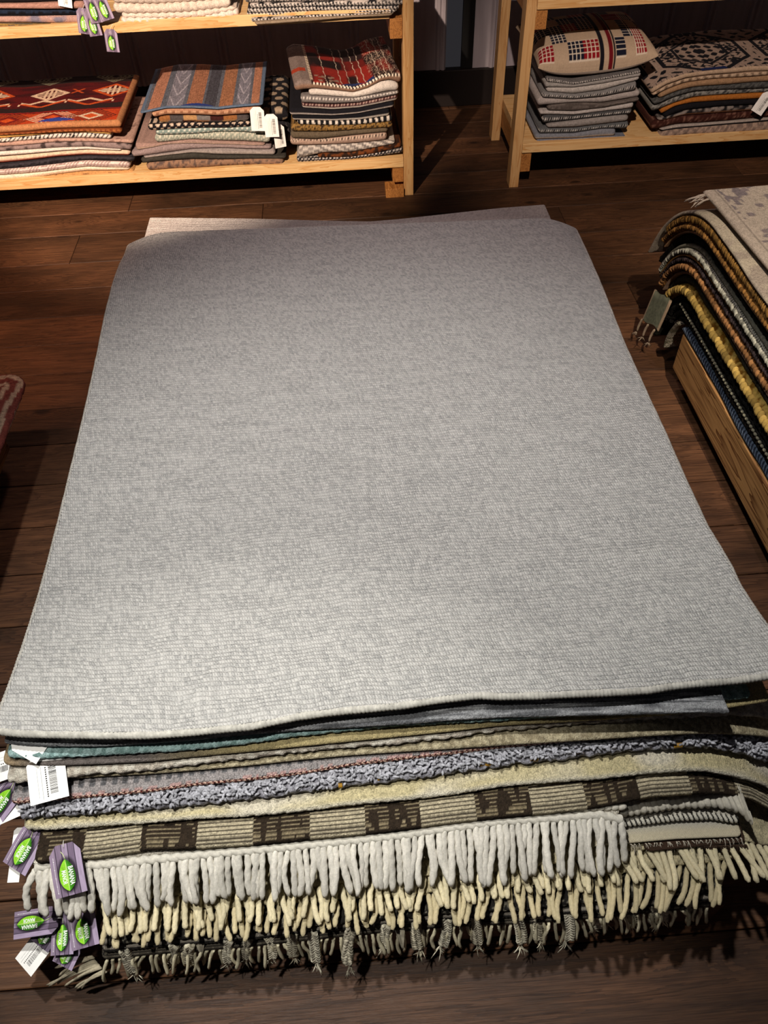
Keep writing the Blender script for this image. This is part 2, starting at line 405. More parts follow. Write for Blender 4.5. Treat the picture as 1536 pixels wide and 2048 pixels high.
def cblocks(cols,per=.05,s2=.02,seed=0):
    L=[lin(c) for c in cols]
    def f(u,v):
        k=(np.floor(u/per+vn(v*60,u*0,seed))+np.floor(v/s2)*3).astype(int)%len(L)
        return np.array(L)[k]*(1+.25*(vn(u*220,v*220,seed)-.5))[...,None]
    return f
def clattice(c1,c2,per=.02,w=.12):
    c1=lin(c1);c2=lin(c2)
    def f(u,v):
        a=np.abs(((u+v)/per)%1-.5)<w; b=np.abs(((u-v)/per)%1-.5)<w
        return np.where((a|b)[...,None],c2,c1)*(1+.16*(vn(u*220,v*220,3)-.5))[...,None]
    return f
def split(top,bot,v0=0.):
    def f(u,v): return np.where((v>v0)[...,None],top(u,v),bot(u,v))
    return f

# ------------------------------------------------------------------ piles of folded textiles on the shelves
def pile(items,Y,depth,crop,tagname,cat,group,topdepth=None):
    """items: (label, colourfn, bottom line in crop px, mat, dict).  First entry is the upper outline."""
    ox,oy,sc_=crop
    conv=lambda L:[(ox+a/sc_,oy+b/sc_) for a,b in L]
    prev=conv(items[0])
    res=[]
    for k,(label,cf,line,mat,opt) in enumerate(items[1:]):
        line=conv(line); dy=opt.get('dy',0); Yf=Y+dy
        x0,x1=line[0][0],line[-1][0]
        if 'x' in opt: x0,x1=ox+opt['x'][0]/sc_,ox+opt['x'][1]/sc_
        nx=opt.get('n',110); xs=np.linspace(x0,x1,nx)
        yb=sm(poly(line,xs),9); yt=sm(poly(prev,xs),9)
        yt=np.minimum(yt,yb-opt.get('min',2.2))
        rs=random.Random(k*31+int(ox)); wob=.006*(vn(xs*.02,np.full(nx,k*1.7),k+5)-.5)
        Nb=np.array([bY(a,b,Yf) for a,b in zip(xs,yb)]); Nt=np.array([bY(a,b,Yf) for a,b in zip(xs,yt)])
        zb=Nb[:,2]+.0006; zt=Nt[:,2]
        N=Nb.copy(); N[:,2]=(zb+zt)/2; N[:,1]+=wob*1.0-.003+rs.uniform(-.004,.004)
        T=np.maximum(zt-zb,.004)
        top=opt.get('top',(0,.004,.012))
        sk=opt.get('skew',0.)
        me=slab(N,(sk,1,0),(0,0,1),T,opt.get('L',depth),top,cf,opt.get('disp'),nose=6,plan=.012)
        t=link(tagname,me,M[mat]); tag(t,label,cat,group)
        res.append(t)
        if not opt.get('hold'): 
            # lower outline becomes the next upper outline, extended to the wider of the two
            px=np.linspace(min(prev[0][0],x0),max(prev[-1][0],x1),60)
            prev=[(a,b) for a,b in zip(px,poly(line,px))]
    return res
def topgrid(L,step): 
    return tuple([0,.003]+list(np.arange(.008,L-.01,step)))
D='disp'
rope=lambda per,amp:(lambda u,v: amp*(np.abs(np.sin(u*PI/per+v*60))-.3)+0*v)
lump=lambda s_,amp,seed=1:(lambda u,v: amp*(vn(u*s_,v*s_,seed)-.5)*2)
# kilim with stepped red bands and motifs
def kilim(u,v):
    W=u.max(); x=u/W; y=v/.40; asp=W/.40
    o=full(lin('#5a1011'),u); o=mixc(o,lin('#3d0d10'),(vn(u*14,v*60,6)-.5)*3+.3)
    dk=lin('#231514'); rust=lin('#b8401a'); cr=lin('#e0c0a2'); org=lin('#cc5220'); tan=lin('#b07850')
    o[(y>.335)&(y<.47+.02*np.sin(x*14))]=dk*1.5; o[y>1.02]=dk
    b=(y>.055)&(y<.30+.02*np.sin(x*8)); o[b]=rust
    def sh(mask,c): o[mask]=c
    sh(np.abs(y-.325-.02*np.sin(x*8))<.014,lin('#8a2016')); sh(np.abs(y-1.02)<.008,lin('#4a1a14'))
    X=(x-0)*asp
    def dia(cx,cy,s_,c,rin=.66,cross=None):
        a=np.abs(X-cx*asp); bb=np.abs(y-cy); d=a/s_+bb/(s_*.8)
        sh((d<1)&(d>rin),c)
        if cross is not None:
            sh((d<rin)&((np.abs(a-s_*.22)<s_*.05)|(np.abs(bb-s_*.16)<s_*.045))&~((a<s_*.12)&(bb<s_*.1)),cross); sh((d<rin)&((a<s_*.055)|(bb<s_*.05)),cross)
    dia(.49,.76,.20,cr,.74,cr); dia(.885,.80,.22,org,.74,cr); dia(.14,.78,.20,org,.74,cr)
    for cx,c1,c2 in ((.31,dk,lin('#7a1a12')),(.58,cr,lin('#7a1a12')),(.81,dk,cr),(.07,cr,dk)):
        a=np.abs(X-cx*asp); bb=np.abs(y-.17); d=a*.8+bb*1.1
        sp=((a+bb*1.2)*26%1)<.42
        sh((d<.22)&(d>.10)&sp&b,c1); sh((d<.10)&(d>.06)&b,c2); sh((d<.05)&b,org)
    for cx in (.47,.76,.12):
        q=(X-cx*asp); zz=np.abs(y-(.53+.09*np.abs(np.abs(q)*6-.8)*(np.abs(q)<.22)))<.022
        sh(zz&(np.abs(q)<.24),cr); sh((np.abs(np.abs(q)*.9-(y-.44)*1.6)<.03)&(y>.44)&(y<.56),org)
    sh((np.abs(np.abs(X-.66*asp)-np.abs(y-.80)*1.0)<.014)&(np.abs(y-.80)<.06),org)
    for cx in (.86,.45,.1):
        d=np.abs(X-cx*asp)+np.abs(y-1.17)*1.3; sh((d<.22)&(d>.05)&((d*22)%1<.45),lin('#8f896e'))
    e=(y<.055)|(x>.975)|(x<.02); o[e]=tan
    bl=(np.abs(x-.615)<.115)&(y>.055+.03*np.abs(x-.615)/.115)&(y<.085+.06*(1-((x-.615)/.115)**2)); o[bl]=lin('#2f4296')
    return o*(1+.4*(vn(u*260,v*260,5)-.5))[...,None]
def stripes2(u,v):
    W=u.max(); x=u/W; o=full(lin('#5d606a'),u)
    n=vn(u*330,v*120,2)
    edges=[(.06,.17,'#a8745c'),(.22,.35,'#7d7a85'),(.38,.50,'#9c6a50'),(.52,.61,'#45444c'),(.64,.75,'#9a694c'),(.78,.88,'#7b7985'),(.90,.965,'#a8745a')]
    for a,b,c in edges:
        k=(x>a)&(x<b); o[k]=lin(c)
        z=k&(np.abs(((v*9+0.)%1)-np.abs(((x-a)/(b-a)*2-1)))<.10)&(c in('#7d7a85','#7b7985')); o[z]=lin('#a5a1ab')
    k=(((u/.009)%1)<.14); o[k]*=.8
    o*= (0.65+.7*n)[...,None]
    e=(v<.012)|(x>.972)|(x<.03); o[e]=lin('#5a6a80')
    bl=(x>.34)&(x<.60)&(v>.013)&(v<.013+.022*(1-((x-.47)/.13)**2)); o[bl]=lin('#27397a')
    return o
def redplaid(u,v):
    W=u.max(); x=u/W; o=full(lin('#3a1715'),u)
    k=vn(x*9,v*14,4); o=mixc(lin('#251312'),lin('#8a231a'),(k-.42)*5)
    o[(v>.17)&(v<.26)&(x>.2)]*=.5
    for c in (.30,.44,.52,.60,.66,.80,.86,.91):
        z=(np.abs(x-c-.004*np.sin(v*90))<.004)&(vn(u*400,v*500,7)>.35); o[z]=lin('#c7b9a6')
    z=(x>.72)&(vn(u*500,v*500,9)>.72); o[z]=lin('#b49a86')
    z=(x<.16); o[z]=lin('#7b6c66')*(.8+.4*vn(u*200,v*200,3)[z])[...,None]; o[(x<.13)&(np.abs(v-.13)<.018)]=lin('#a03a22')
    z=(np.abs(x-.165)<.012)&(((v/.008)%1)<.6); o[z]=lin('#d8c6ae')
    z=(x>.2)&(x<.42)&(v>.02)&(v<.08)&(vn(u*80,v*100,12)>.6); o[z]=lin('#8e7464')
    e=(v<.013)&(v>.001)&(x>.16); ph=((u+.6*v)/.0125)%1; o[e]=np.where((ph<.5)[...,None],lin('#eadfce'),lin('#1c1412'))[e]
    o[v<=.001]=lin('#8a6c5a')
    bl=(x>.44)&(x<.75)&(v>.015)&(v<.017+.02*np.abs(np.sin((x-.44)*PI/.31*1.5))); o[bl]=lin('#26345f')
    return o
def medallion(u,v):
    W=u.max(); x=u/.46; y=v/.40; bk=lin('#15151b'); o=full(lin('#a99384'),u)*(1+.18*(vn(u*260,v*260,2)-.5))[...,None]
    x=(x+.0); cx=np.abs((x*1.15-.12)%1.0-.5); cy=np.abs(y-.52)
    d=np.maximum(cx*2.1,cx*1.3+cy*1.5)
    q=vn(np.floor(cx*34),np.floor(cy*30),11); hook=((np.abs(((cx*8+.35*np.sin(cy*31))%1)-.5)<.27)^(np.abs(((cy*8+.3*np.sin(cx*37))%1)-.5)<.22))
    z=(np.abs(d-.86)<.045)|(np.abs(d-.50)<.035); o[z]=bk
    z=(d<.82)&(d>.54)&hook; o[z]=bk
    z=(d<.46)&(((np.sin(cx*70)+np.sin(cy*55+cx*20))>.15)); o[z]=bk
    z=(d>.93)&(np.sin(cx*44+cy*12+1.2*np.sin(cy*30))*np.sin(cy*34)>.35); o[z]=bk
    z=(np.abs((cx+cy*1.1)-.38)<.016)&(d>.5); o[z]=bk
    e=(v<.03); z=e&((u/.02)%1<.12); o[z]=bk*2.5; o[v<.012]=lin('#b39a82')
    bl=(x>.42)&(x<.63)&(v>.014)&(v<.036); o[bl]=lin('#1f2b57')
    return o
KG=('folded_rug','rug')
S='cloth'
# pile one: dark red kilim on top
pile([[(-500,285),(0,285),(600,235),(900,225),(1250,212)],
 ('folded dark red kilim with diamond motifs and tan border, topmost of the far left pile',kilim,[(-500,350),(0,347),(300,327),(600,302),(900,292),(1250,290)],'cloth',dict(n=330,top=topgrid(.47,.0035),L=.475)),
 ('rust brown folded rug directly under the dark red kilim',cedge('#7a3f20','#9c5a30','#6a3218',.02),[(-500,358),(0,355),(300,340),(600,322),(900,320),(1252,345)],S,{}),
 ('folded rug with cream and yellow hem below the rust brown one',cmott('#c79a55',.2),[(-500,410),(0,400),(300,372),(600,342),(900,332),(1150,350)],S,{}),
 ('folded rug with black and white whipped edge and navy diamonds under the kilim',split(cdots('#c9b8ab','#2c3648',.05,.4),cedge('#c9b8ab','#e6dad0','#1d1a1c',.0085),.006),[(-500,450),(0,440),(300,420),(600,400),(900,398),(1150,408)],S,dict(disp=rope(.0085,.0008))),
 ('wide pink beige flecked folded rug reaching to the striped pile',cspeck('#b49284','#80635a',120,.75),[(-500,495),(0,490),(300,462),(600,432),(900,432),(1180,440),(1370,452)],S,dict(top=topgrid(.42,.01))),
 ('mauve grey folded rug with dark smudged pattern in the far left pile',cspeck('#8c7a78','#3f3534',60,.62),[(-500,530),(0,525),(300,510),(600,490),(900,480),(1180,508),(1355,515)],S,{}),
 ('plain white folded rug in the middle of the far left pile',cmott('#d8cdc3',.12),[(-500,580),(0,575),(300,550),(600,520),(900,498),(1250,515)],S,{}),
 ('cream folded rug with brick red lower fold in the far left pile',split(cmott('#d9bfa6',.12),cmott('#8e3a2a',.15),-.002),[(-500,670),(0,660),(300,630),(600,590),(900,570),(1340,582)],S,{}),
 ('charcoal and black folded rug in the lower far left pile',cstripe('#37343a','#1c1a1e',.014,.55,'v',amp=.3),[(-500,730),(0,720),(300,695),(600,660),(900,622),(1385,640)],S,{}),
 ('grey and pink folded rug with dotted stitching under the charcoal one',cdots('#9c8480','#e0cfc6',.012,.36,vper=.009),[(-500,785),(0,772),(300,752),(600,715),(900,682),(1340,702)],S,{}),
 ('thick cream folded rug near the bottom of the far left pile',split(cmott('#e0cdb8',.1),cmott('#cbb298',.1),.002),[(-500,865),(0,852),(300,815),(600,762),(900,725),(1330,712)],S,{}),
 ('tan folded rug lying on the board, lowest of the far left pile',cspeck('#b98a58','#5c3d2c',90,.78),[(-500,905),(0,888),(300,848),(600,815),(900,790),(1385,765)],S,{})],
 3.082,.43,(0,200,5.12),*KG,'folded rugs in the far left pile')
# pile two: striped blue and brown on top
pile([[(60,560),(100,545),(350,492),(600,488),(850,500),(1100,470),(1280,458)],
 ('folded rug striped slate blue and rust brown, topmost of the middle lower pile',stripes2,[(100,565),(350,512),(600,508),(850,522),(1100,492),(1280,478)],'cloth',dict(n=280,top=topgrid(.42,.0035),min=4,L=.44)),
 ('peach brown folded rug directly under the striped one',cedge('#a87a60','#c79a7a','#8f6248',.03),[(215,612),(350,580),(600,582),(850,592),(1260,562)],S,{}),
 ('brown, orange and grey block patterned folded rug in the middle lower pile',cblocks(['#8a5a34','#4a4444','#a98258','#6e6866','#3a1a18'],.05,.5,2),[(280,662),(600,652),(850,655),(1150,640)],S,dict(dy=.006)),
 ('black folded rug with cream dot motifs in the middle lower pile',cdots('#17151a','#cdb7a4',.026,.3,vper=.02),[(180,725),(350,717),(600,702),(850,692),(1160,690)],S,{}),
 ('pale teal folded rug with white dots in the middle lower pile',cdots('#7f8f8a','#dcd8cc',.02,.2,vper=.012),[(250,770),(600,762),(850,742),(1100,742),(1300,770)],S,{}),
 ('sage green folded rug with white lattice pattern',clattice('#8e9488','#cbc6b6',.022,.1),[(245,850),(350,842),(600,815),(850,832),(1100,840),(1350,850)],S,{}),
 ('dusty pink folded rug with cream edge under the lattice one',split(cmott('#9b7f76',.2),cmott('#cdb39f',.1),-.001),[(60,925),(350,860),(600,852),(850,862),(1300,872)],S,{}),
 ('wide mauve grey folded rug with rounded corner in the middle lower pile',cmott('#8d7c7b',.16),[(20,985),(350,942),(600,905),(850,895),(1360,905)],S,dict(top=topgrid(.1,.01))),
 ('grey folded rug with ragged cream inner edge in the middle lower pile',split(cmott('#8a807e',.15),cmott('#a59a94',.15),0),[(130,992),(350,962),(600,938),(850,962),(1400,967)],S,{}),
 ('dark olive folded rug in the lower middle pile',cmott('#3a3732',.25),[(110,1040),(350,1018),(600,1000),(1000,998),(1500,990)],S,{}),
 ('thick tan flecked folded rug in the lower middle pile',cspeck('#8f6f5a','#5a4a44',110,.6),[(170,1112),(600,1092),(1000,1062),(1480,1055)],S,{}),
 ('thin dark green folded rug second from the bottom of the middle pile',cmott('#33322a',.2),[(180,1122),(600,1105),(1000,1078),(1440,1068)],S,dict(min=2)),
 ('cream folded rug on the board, lowest of the middle lower pile',cmott('#bfa790',.15),[(140,1148),(600,1132),(1000,1102),(1390,1092)],S,{})],
 3.082,.43,(260,110,4.8),*KG,'folded rugs in the middle lower pile')
# black patterned rug standing folded behind pile two
me=slab([bY(x,y,3.2) for x,y in np.stack([np.linspace(500,574,60),np.linspace(306,300,60)],1)],(0,1,0),(0,0,1),.012,.3,(0,.01),cdots('#17161a','#8a7a66',.05,.3))
N=np.array([[.0,0,0]])
xs=np.linspace(-.30,-.19,50); me=slab([(x,3.16,.30+.0*x) for x in xs],(0,1,0),(0,0,1),.05,.36,topgrid(.34,.006),cdots('#17161a','#9a8874',.05,.33)); tag(link('folded_rug',me,M['cloth']),'black folded rug with round cream motifs wedged between the striped pile and the red pile','rug')
xs=np.linspace(-.30,-.185,50); me=slab([(x,3.13,.235) for x in xs],(0,1,0),(0,0,1),.075,.36,topgrid(.1,.01),cspeck('#26252a','#5a5656',200,.7)); tag(link('folded_rug',me,M['cloth']),'charcoal folded rug under the black one with cream motifs','rug')
# pile three: red patchwork on top
pile([[(100,610),(200,600),(260,572),(500,590),(700,628),(850,650),(1000,605),(1150,518),(1380,470)],
 ('folded red and black patchwork rug with white whipped edge, topmost beside the post',redplaid,[(170,705),(400,672),(600,690),(830,716),(1000,670),(1150,592),(1250,575),(1385,625)],'cloth',dict(n=270,top=topgrid(.38,.0035),skew=-.09)),
 ('white folded cloth directly under the red patchwork rug',cmott('#cfc6bf',.1),[(330,748),(600,762),(860,772),(1350,692)],S,dict(top=(0,.004,.03))),
 ('grey folded cloth with looped stitching below the white one',cedge('#77706e','#c9c2bc','#5a5352',.012,lo=.001,hi=.009),[(240,832),(600,842),(900,822),(1350,725)],S,dict(disp=rope(.012,.0008))),
 ('maroon and black dotted folded cloth with white lower fold',split(cdots('#3c1d20','#a98f86',.012,.3),cmott('#d9cfc6',.1),-.001),[(250,892),(600,917),(900,892),(1340,802)],S,{}),
 ('black and white folded cloth reaching to the left of the red pile',split(cmott('#15141a',.2),cmott('#c9bfba',.1),-.002),[(110,975),(600,978),(900,952),(1300,882)],S,dict(top=topgrid(.3,.02))),
 ('black folded cloth with narrow white fold in the red pile',split(cmott('#101015',.2),cmott('#ddd4cb',.1),-.0025),[(140,1025),(600,1040),(900,1032),(1250,982)],S,{}),
 ('black and white chequered folded cloth in the red pile',cstripe('#16161a','#cfc6bc',.022,.55,'u',amp=.2),[(200,1078),(600,1084),(900,1078),(1280,1045)],S,{}),
 ('olive and rust boucle folded cloth in the red pile',cspeck('#8a6a3a','#2c2018',230,.6),[(130,1160),(600,1156),(900,1132),(1280,1115)],S,dict(disp=lump(180,.001))),
 ('plain olive brown folded cloth with rounded fold',cmott('#5d5142',.18),[(125,1238),(400,1252),(800,1205),(1230,1158)],S,{}),
 ('pinkish beige folded cloth with dark dotted stitching on top edge',cedge('#a08678','#2a2220','#c2ab9a',.012,.45,lo=.006,hi=.014),[(120,1312),(500,1318),(900,1292),(1220,1262)],S,{}),
 ('grey and white diagonally striped folded cloth near the board',cstripe('#c3bab2','#77706d',.04,.5,'u',slant=1.6,amp=.15),[(215,1475),(350,1440),(500,1405),(800,1402),(1310,1290)],S,{}),
 ('rust and brown patterned folded cloth near the board beside the post',cspeck('#6a3a1c','#2a1a12',90,.5),[(430,1452),(800,1445),(1100,1400),(1385,1330)],S,dict(min=3)),
 ('black folded cloth with white dots lying on the board by the post',cdots('#1a181c','#b9b0aa',.014,.3,vper=.01),[(195,1512),(700,1482),(1400,1400)],S,dict(min=3))],
 3.082,.40,(560,60,5.689),'folded_cloth','textile','folded textiles in the pile beside the post')
# upper shelf
pile([[(-400,-60),(0,-60),(850,-60)],
 ('black folded rug at the upper left edge above the pink one',cmott('#1c191c',.3),[(-400,30),(0,38),(400,30),(870,12)],S,{}),
 ('dusty pink folded rug on the upper left shelf',cmott('#a97f72',.15),[(-400,85),(0,88),(400,92),(880,92)],S,{}),
 ('navy and black folded rug on the upper left shelf',cstripe('#1d2638','#111016',.016,.5,'v',amp=.3),[(-400,170),(0,172),(400,170),(860,158)],S,{}),
 ('mauve pink folded rug with grey patches on the upper left shelf',cspeck('#b08c82','#777080',40,.62),[(-400,232),(0,235),(400,245),(860,245)],S,{}),
 ('thin olive and grey folded rug on the upper left board',cstripe('#8a6c3a','#4a4542',.01,.5,'v'),[(-400,298),(0,290),(350,280),(700,268)],S,dict(min=2))],
 3.075,.42,(0,0,5.12),*KG,'folded rugs at the upper left')
ck=lambda u,v: .0035*(np.abs(np.sin(u*PI/.026+v*25))-.4)+.001*(vn(u*200,v*200,2)-.5)
pile([[(20,-90),(500,-90),(1360,-100)],
 ('chunky knitted off-white throw, topmost visible on the upper shelf',cmott('#d9c8bb',.15),[(20,35),(250,48),(500,52),(900,25),(1330,-10)],'cloth',dict(disp=ck,min=12)),
 ('chunky knitted off-white throw with zigzag knit, second in the white pile',cmott('#d6c4b6',.15),[(45,140),(250,155),(500,150),(900,132),(1330,78)],'cloth',dict(disp=ck,n=160,min=8)),
 ('thin off-white knitted throw third in the white pile',cmott('#dccabd',.15),[(130,195),(600,198),(1000,188),(1390,100)],'cloth',dict(disp=ck,n=160)),
 ('off-white throw with scalloped hem lying on the upper board',cmott('#e2cfc4',.1),[(125,250),(400,256),(620,245),(700,220),(860,222),(900,235),(1100,222),(1420,170)],'cloth',dict(disp=ck,n=160))],
 3.07,.42,(220,0,5.486),'folded_throw','throw','white knitted throws on the upper shelf')
bw=lambda s_: cedge('#2a282c','#cfc6c0','#141317',.012,.5,lo=-.02,hi=.006,seed=s_)
pile([[(0,-60),(700,-60),(1450,-90)],
 ('black and white whipped folded rug, highest visible beside the upper post',bw(1),[(40,28),(600,18),(1440,-20)],S,dict(disp=rope(.012,.0012),min=12)),
 ('black rug with white stitched edge and pale patches on the upper shelf',split(cspeck('#b5aaa4','#1b1a1e',50,.5),bw(2),.004),[(90,70),(600,55),(1440,45)],S,dict(disp=rope(.012,.0012),n=150)),
 ('black and white stitched folded rug third in the upper right pile',bw(3),[(70,118),(600,95),(1400,82)],S,dict(disp=rope(.012,.0012),n=150)),
 ('black and white stitched folded rug fourth in the upper right pile',bw(4),[(60,150),(600,125),(1380,104)],S,dict(disp=rope(.012,.0012),n=150)),
 ('dark brown folded rug with white flecks above the beige one',split(cspeck('#9a9088','#2a211c',60,.55),bw(5),.003),[(95,195),(600,160),(1350,122)],S,dict(disp=rope(.012,.0012),n=150)),
 ('thin beige folded rug overhanging the front of the upper board',cmott('#8c7b68',.12),[(130,218),(600,188),(1000,152),(1340,135)],S,dict(min=3,dy=-.018,L=.3))],
 3.066,.40,(480,0,4.389),*KG,'black and white rugs on the upper shelf')
# right unit: grey cloths under the cushion
gs=lambda a,b,s_: cedge(a,b,'#1e1e20',.009,.5,lo=-.004,hi=.004,seed=s_)
pile([[(270,640),(330,650),(600,690),(900,640),(1290,570)],
 ('grey cloth with black stitched rim directly under the cushion',gs('#6f6c6b','#c8c2bc',1),[(330,694),(600,714),(900,664),(1290,594)],S,dict(min=3,disp=rope(.009,.0006))),
 ('light grey folded cloth second under the cushion',cmott('#9a9591',.14),[(305,744),(600,744),(900,704),(1290,624)],S,{}),
 ('pale folded cloth with dark gap third under the cushion',cmott('#b5aea8',.12),[(320,792),(600,812),(900,772),(1275,664)],S,{}),
 ('grey cloth with stitched rim fourth under the cushion',gs('#7c7a79','#d0cac4',2),[(275,850),(600,862),(900,832),(1235,780)],S,dict(disp=rope(.009,.0008))),
 ('pale grey creased cloth bulging in the middle of the pile under the cushion',cmott('#a89f9b',.12),[(225,940),(600,900),(900,905),(1280,842)],S,dict(top=topgrid(.2,.02))),
 ('brownish grey cloth in the middle of the pile under the cushion',cstripe('#6d645f','#544c48',.01,.5,'v'),[(330,982),(600,992),(900,952),(1270,882)],S,{}),
 ('off-white cloth in the lower half of the pile under the cushion',cmott('#b3aca8',.1),[(250,1022),(600,1022),(900,992),(1210,952)],S,{}),
 ('dark cloth with white whipped rim in the pile under the cushion',gs('#4a4a4b','#d5d0ca',3),[(275,1122),(600,1084),(900,1044),(1195,1022)],S,dict(disp=rope(.009,.001))),
 ('mid grey cloth with pale fold in the lower pile under the cushion',cmott('#8f8985',.14),[(320,1152),(600,1152),(900,1122),(1155,1084)],S,{}),
 ('checked grey cloth with stitched rim in the lower pile under the cushion',gs('#5c5e60','#c2c2be',4),[(240,1222),(600,1214),(900,1166),(1155,1174)],S,dict(disp=rope(.009,.001))),
 ('blue grey cloth with white fold second from the board under the cushion',split(cmott('#7c7f87',.12),cmott('#b9b3ae',.1),-.001),[(200,1275),(600,1258),(1025,1242)],S,{}),
 ('blue grey cloth on the board, lowest of the pile under the cushion',cmott('#737884',.12),[(215,1342),(600,1302),(1000,1262),(1135,1250)],S,{})],
 3.1,.42,(1030,30,5.12),'folded_cloth','textile','grey cloths piled under the cushion')
pile([[(200,830),(400,715),(600,650),(900,612),(1300,572),(2200,540)],
 ('folded beige rug with large black medallion pattern, topmost of the far right pile',medallion,[(225,880),(400,775),(600,705),(900,665),(1536,622),(2200,600)],'cloth',dict(n=330,top=topgrid(.40,.0035))),
 ('beige folded rug with corded fold under the medallion one',cedge('#a98f78','#c2a98f','#7c6653',.03),[(240,910),(400,832),(600,757),(900,717),(1536,676),(2200,660)],S,{}),
 ('tan folded rug third in the far right pile',cmott('#9c7c5e',.16),[(310,942),(500,856),(700,806),(1000,784),(1536,742),(2200,720)],S,{}),
 ('slate grey folded rug fourth in the far right pile',cspeck('#5a5a58','#3c3c3c',200,.5),[(250,1010),(500,910),(700,852),(1000,834),(1536,822),(2200,800)],S,{}),
 ('speckled grey folded rug above the orange edge in the far right pile',cspeck('#8e8c86','#3a3a3a',260,.55),[(235,1095),(500,985),(700,925),(1000,896),(1536,866),(2200,850)],S,{}),
 ('dark folded rug with orange leather-like edge in the far right pile',split(cmott('#a8672a',.12),cmott('#a8672a',.12)),[(335,1122),(500,1022),(700,978),(1000,962),(1536,932),(2200,920)],S,{}),
 ('black folded rug below the orange edged one in the far right pile',cmott('#17161a',.3),[(370,1150),(600,1062),(1000,1016),(1536,994),(2200,980)],S,{}),
 ('black and white folded rug with brown lower fold in the far right pile',split(cspeck('#8a7f78','#1c1b1e',80,.5),cmott('#7a5238',.12),-.002),[(310,1185),(600,1122),(1000,1102),(1536,1062),(2200,1050)],S,{}),
 ('maroon flecked folded rug in the far right pile',cspeck('#3a1c16','#7a5648',330,.72),[(225,1290),(500,1222),(800,1206),(1536,1142),(2200,1120)],S,{}),
 ('thin white and black folded rug above the thick cream one',split(cmott('#a59a92',.1),cmott('#1b1a1c',.1),0),[(330,1290),(800,1246),(1536,1176),(2200,1150)],S,{}),
 ('thick cream patterned folded rug hanging over the right lower board',clattice('#a58d7c','#7a685e',.04,.16),[(320,1392),(600,1342),(1000,1352),(1536,1332),(2200,1310)],S,dict(disp=lump(90,.0012),dy=-.01)),
 ('thin brown folded rug on the board, lowest of the far right pile',cmott('#6a4a34',.14),[(340,1432),(800,1402),(1536,1366),(2200,1345)],S,dict(dy=-.015))],
 3.1,.42,(1260,30,5.565),*KG,'folded rugs in the far right pile')
# cushion
def cushion():
    cx,cy,z0=.985,3.335,.415; W,H=.225,.235
    n=150
    g=np.linspace(-1,1,n); X,Yy=np.meshgrid(g,g,indexing='ij')
    e=(1-np.abs(X)**2.6)*(1-np.abs(Yy)**2.6); h=np.clip(e,0,1)**.42
    pin=1-.07*(1-np.abs(X)**2)*(np.abs(Yy)>.0)*np.abs(Yy)**2; pin2=1-.06*(1-np.abs(Yy)**2)*np.abs(X)**2
    PX=cx+X*W*pin2; PY=cy+Yy*H*pin
    base=z0+.035*np.abs(X)**3+.01*X
    t=empty('cushion',(cx,cy,z0),'cream cushion with red and navy block embroidery on top of the grey cloths','cushion')
    blk=np.array([[0,1,0,2,1,3,3,0,0,1,2],[1,0,1,1,0,3,3,0,1,0,1],[0,1,0,0,2,3,3,1,0,1,0],[2,1,1,0,1,3,3,0,1,1,2],[1,0,2,1,0,3,3,2,0,1,0],[0,2,1,0,1,3,3,0,2,1,1]])
    ncol=8
    U_=(X+1)/2; V_=(Yy+1)/2
    c=full(lin('#bca58c'),X)*(1+.15*(vn(U_*150,V_*150,3)-.5))[...,None]
    lay=['r.b.','.bbr.','b..b','rb.r']
    cells={}
    colb={0:None,1:lin('#171a2b'),2:lin('#8e1620')}
    gridL=[[2,0,1,2],[0,1,0,0],[1,1,2,1],[2,0,1,1],[0,1,0,2],[1,2,0,0]]
    gridR=[[1,0,2,0],[0,1,2,0],[0,1,0,1],[2,2,1,0],[1,0,0,2],[2,1,0,1]]
    for gi,(x0,x1,G) in enumerate(((.01,.52,gridL),(.66,.99,gridR))):
        for r_ in range(6):
            for q in range(4):
                k=G[r_][q]
                if not k: continue
                a0=x0+(x1-x0)*q/4; a1=x0+(x1-x0)*(q+1)/4; b0=.02+r_*.162; b1=b0+.162
                inb=(U_>=a0)&(U_<a1)&(V_>=b0)&(V_<b1)
                fu=((U_-a0)/(a1-a0)*4)%1; fv=((V_-b0)/(b1-b0)*4)%1
                st=inb&(np.abs(fu-.5)<.44)&(np.abs(fv-.5)<.42); c[st]=colb[k]
                c[inb&~st]=lin('#e0d2bf')
    c[(U_>.525)&(U_<.56)]=lin('#15141c'); c[(U_>.60)&(U_<.635)]=lin('#6d121a'); c[(U_>.64)&(U_<.655)]=lin('#15141c')
    for nm,sg,amp in (('front_panel',1,.10),('back_panel',-1,.028)):
        PZ=base+sg*h*amp+ (0 if sg>0 else -.006*vn(X*3,Yy*3,2)*h)
        V=np.stack([PX,PY,PZ],-1).reshape(-1,3); idx=np.arange(n*n).reshape(n,n)
        Q=np.stack([idx[:-1,:-1],idx[1:,:-1],idx[1:,1:],idx[:-1,1:]],-1).reshape(-1,4)
        if sg<0: Q=Q[:,::-1]
        cc=c if sg>0 else full(lin('#bfae9f'),X)
        o=link(nm,mesh(nm,V,Q,cc.reshape(-1,3),np.stack([U_*.45,V_*.45],-1).reshape(-1,2)),M['weave'],t)
        if sg<0: o['label']='plain cream cotton back'
cushion()
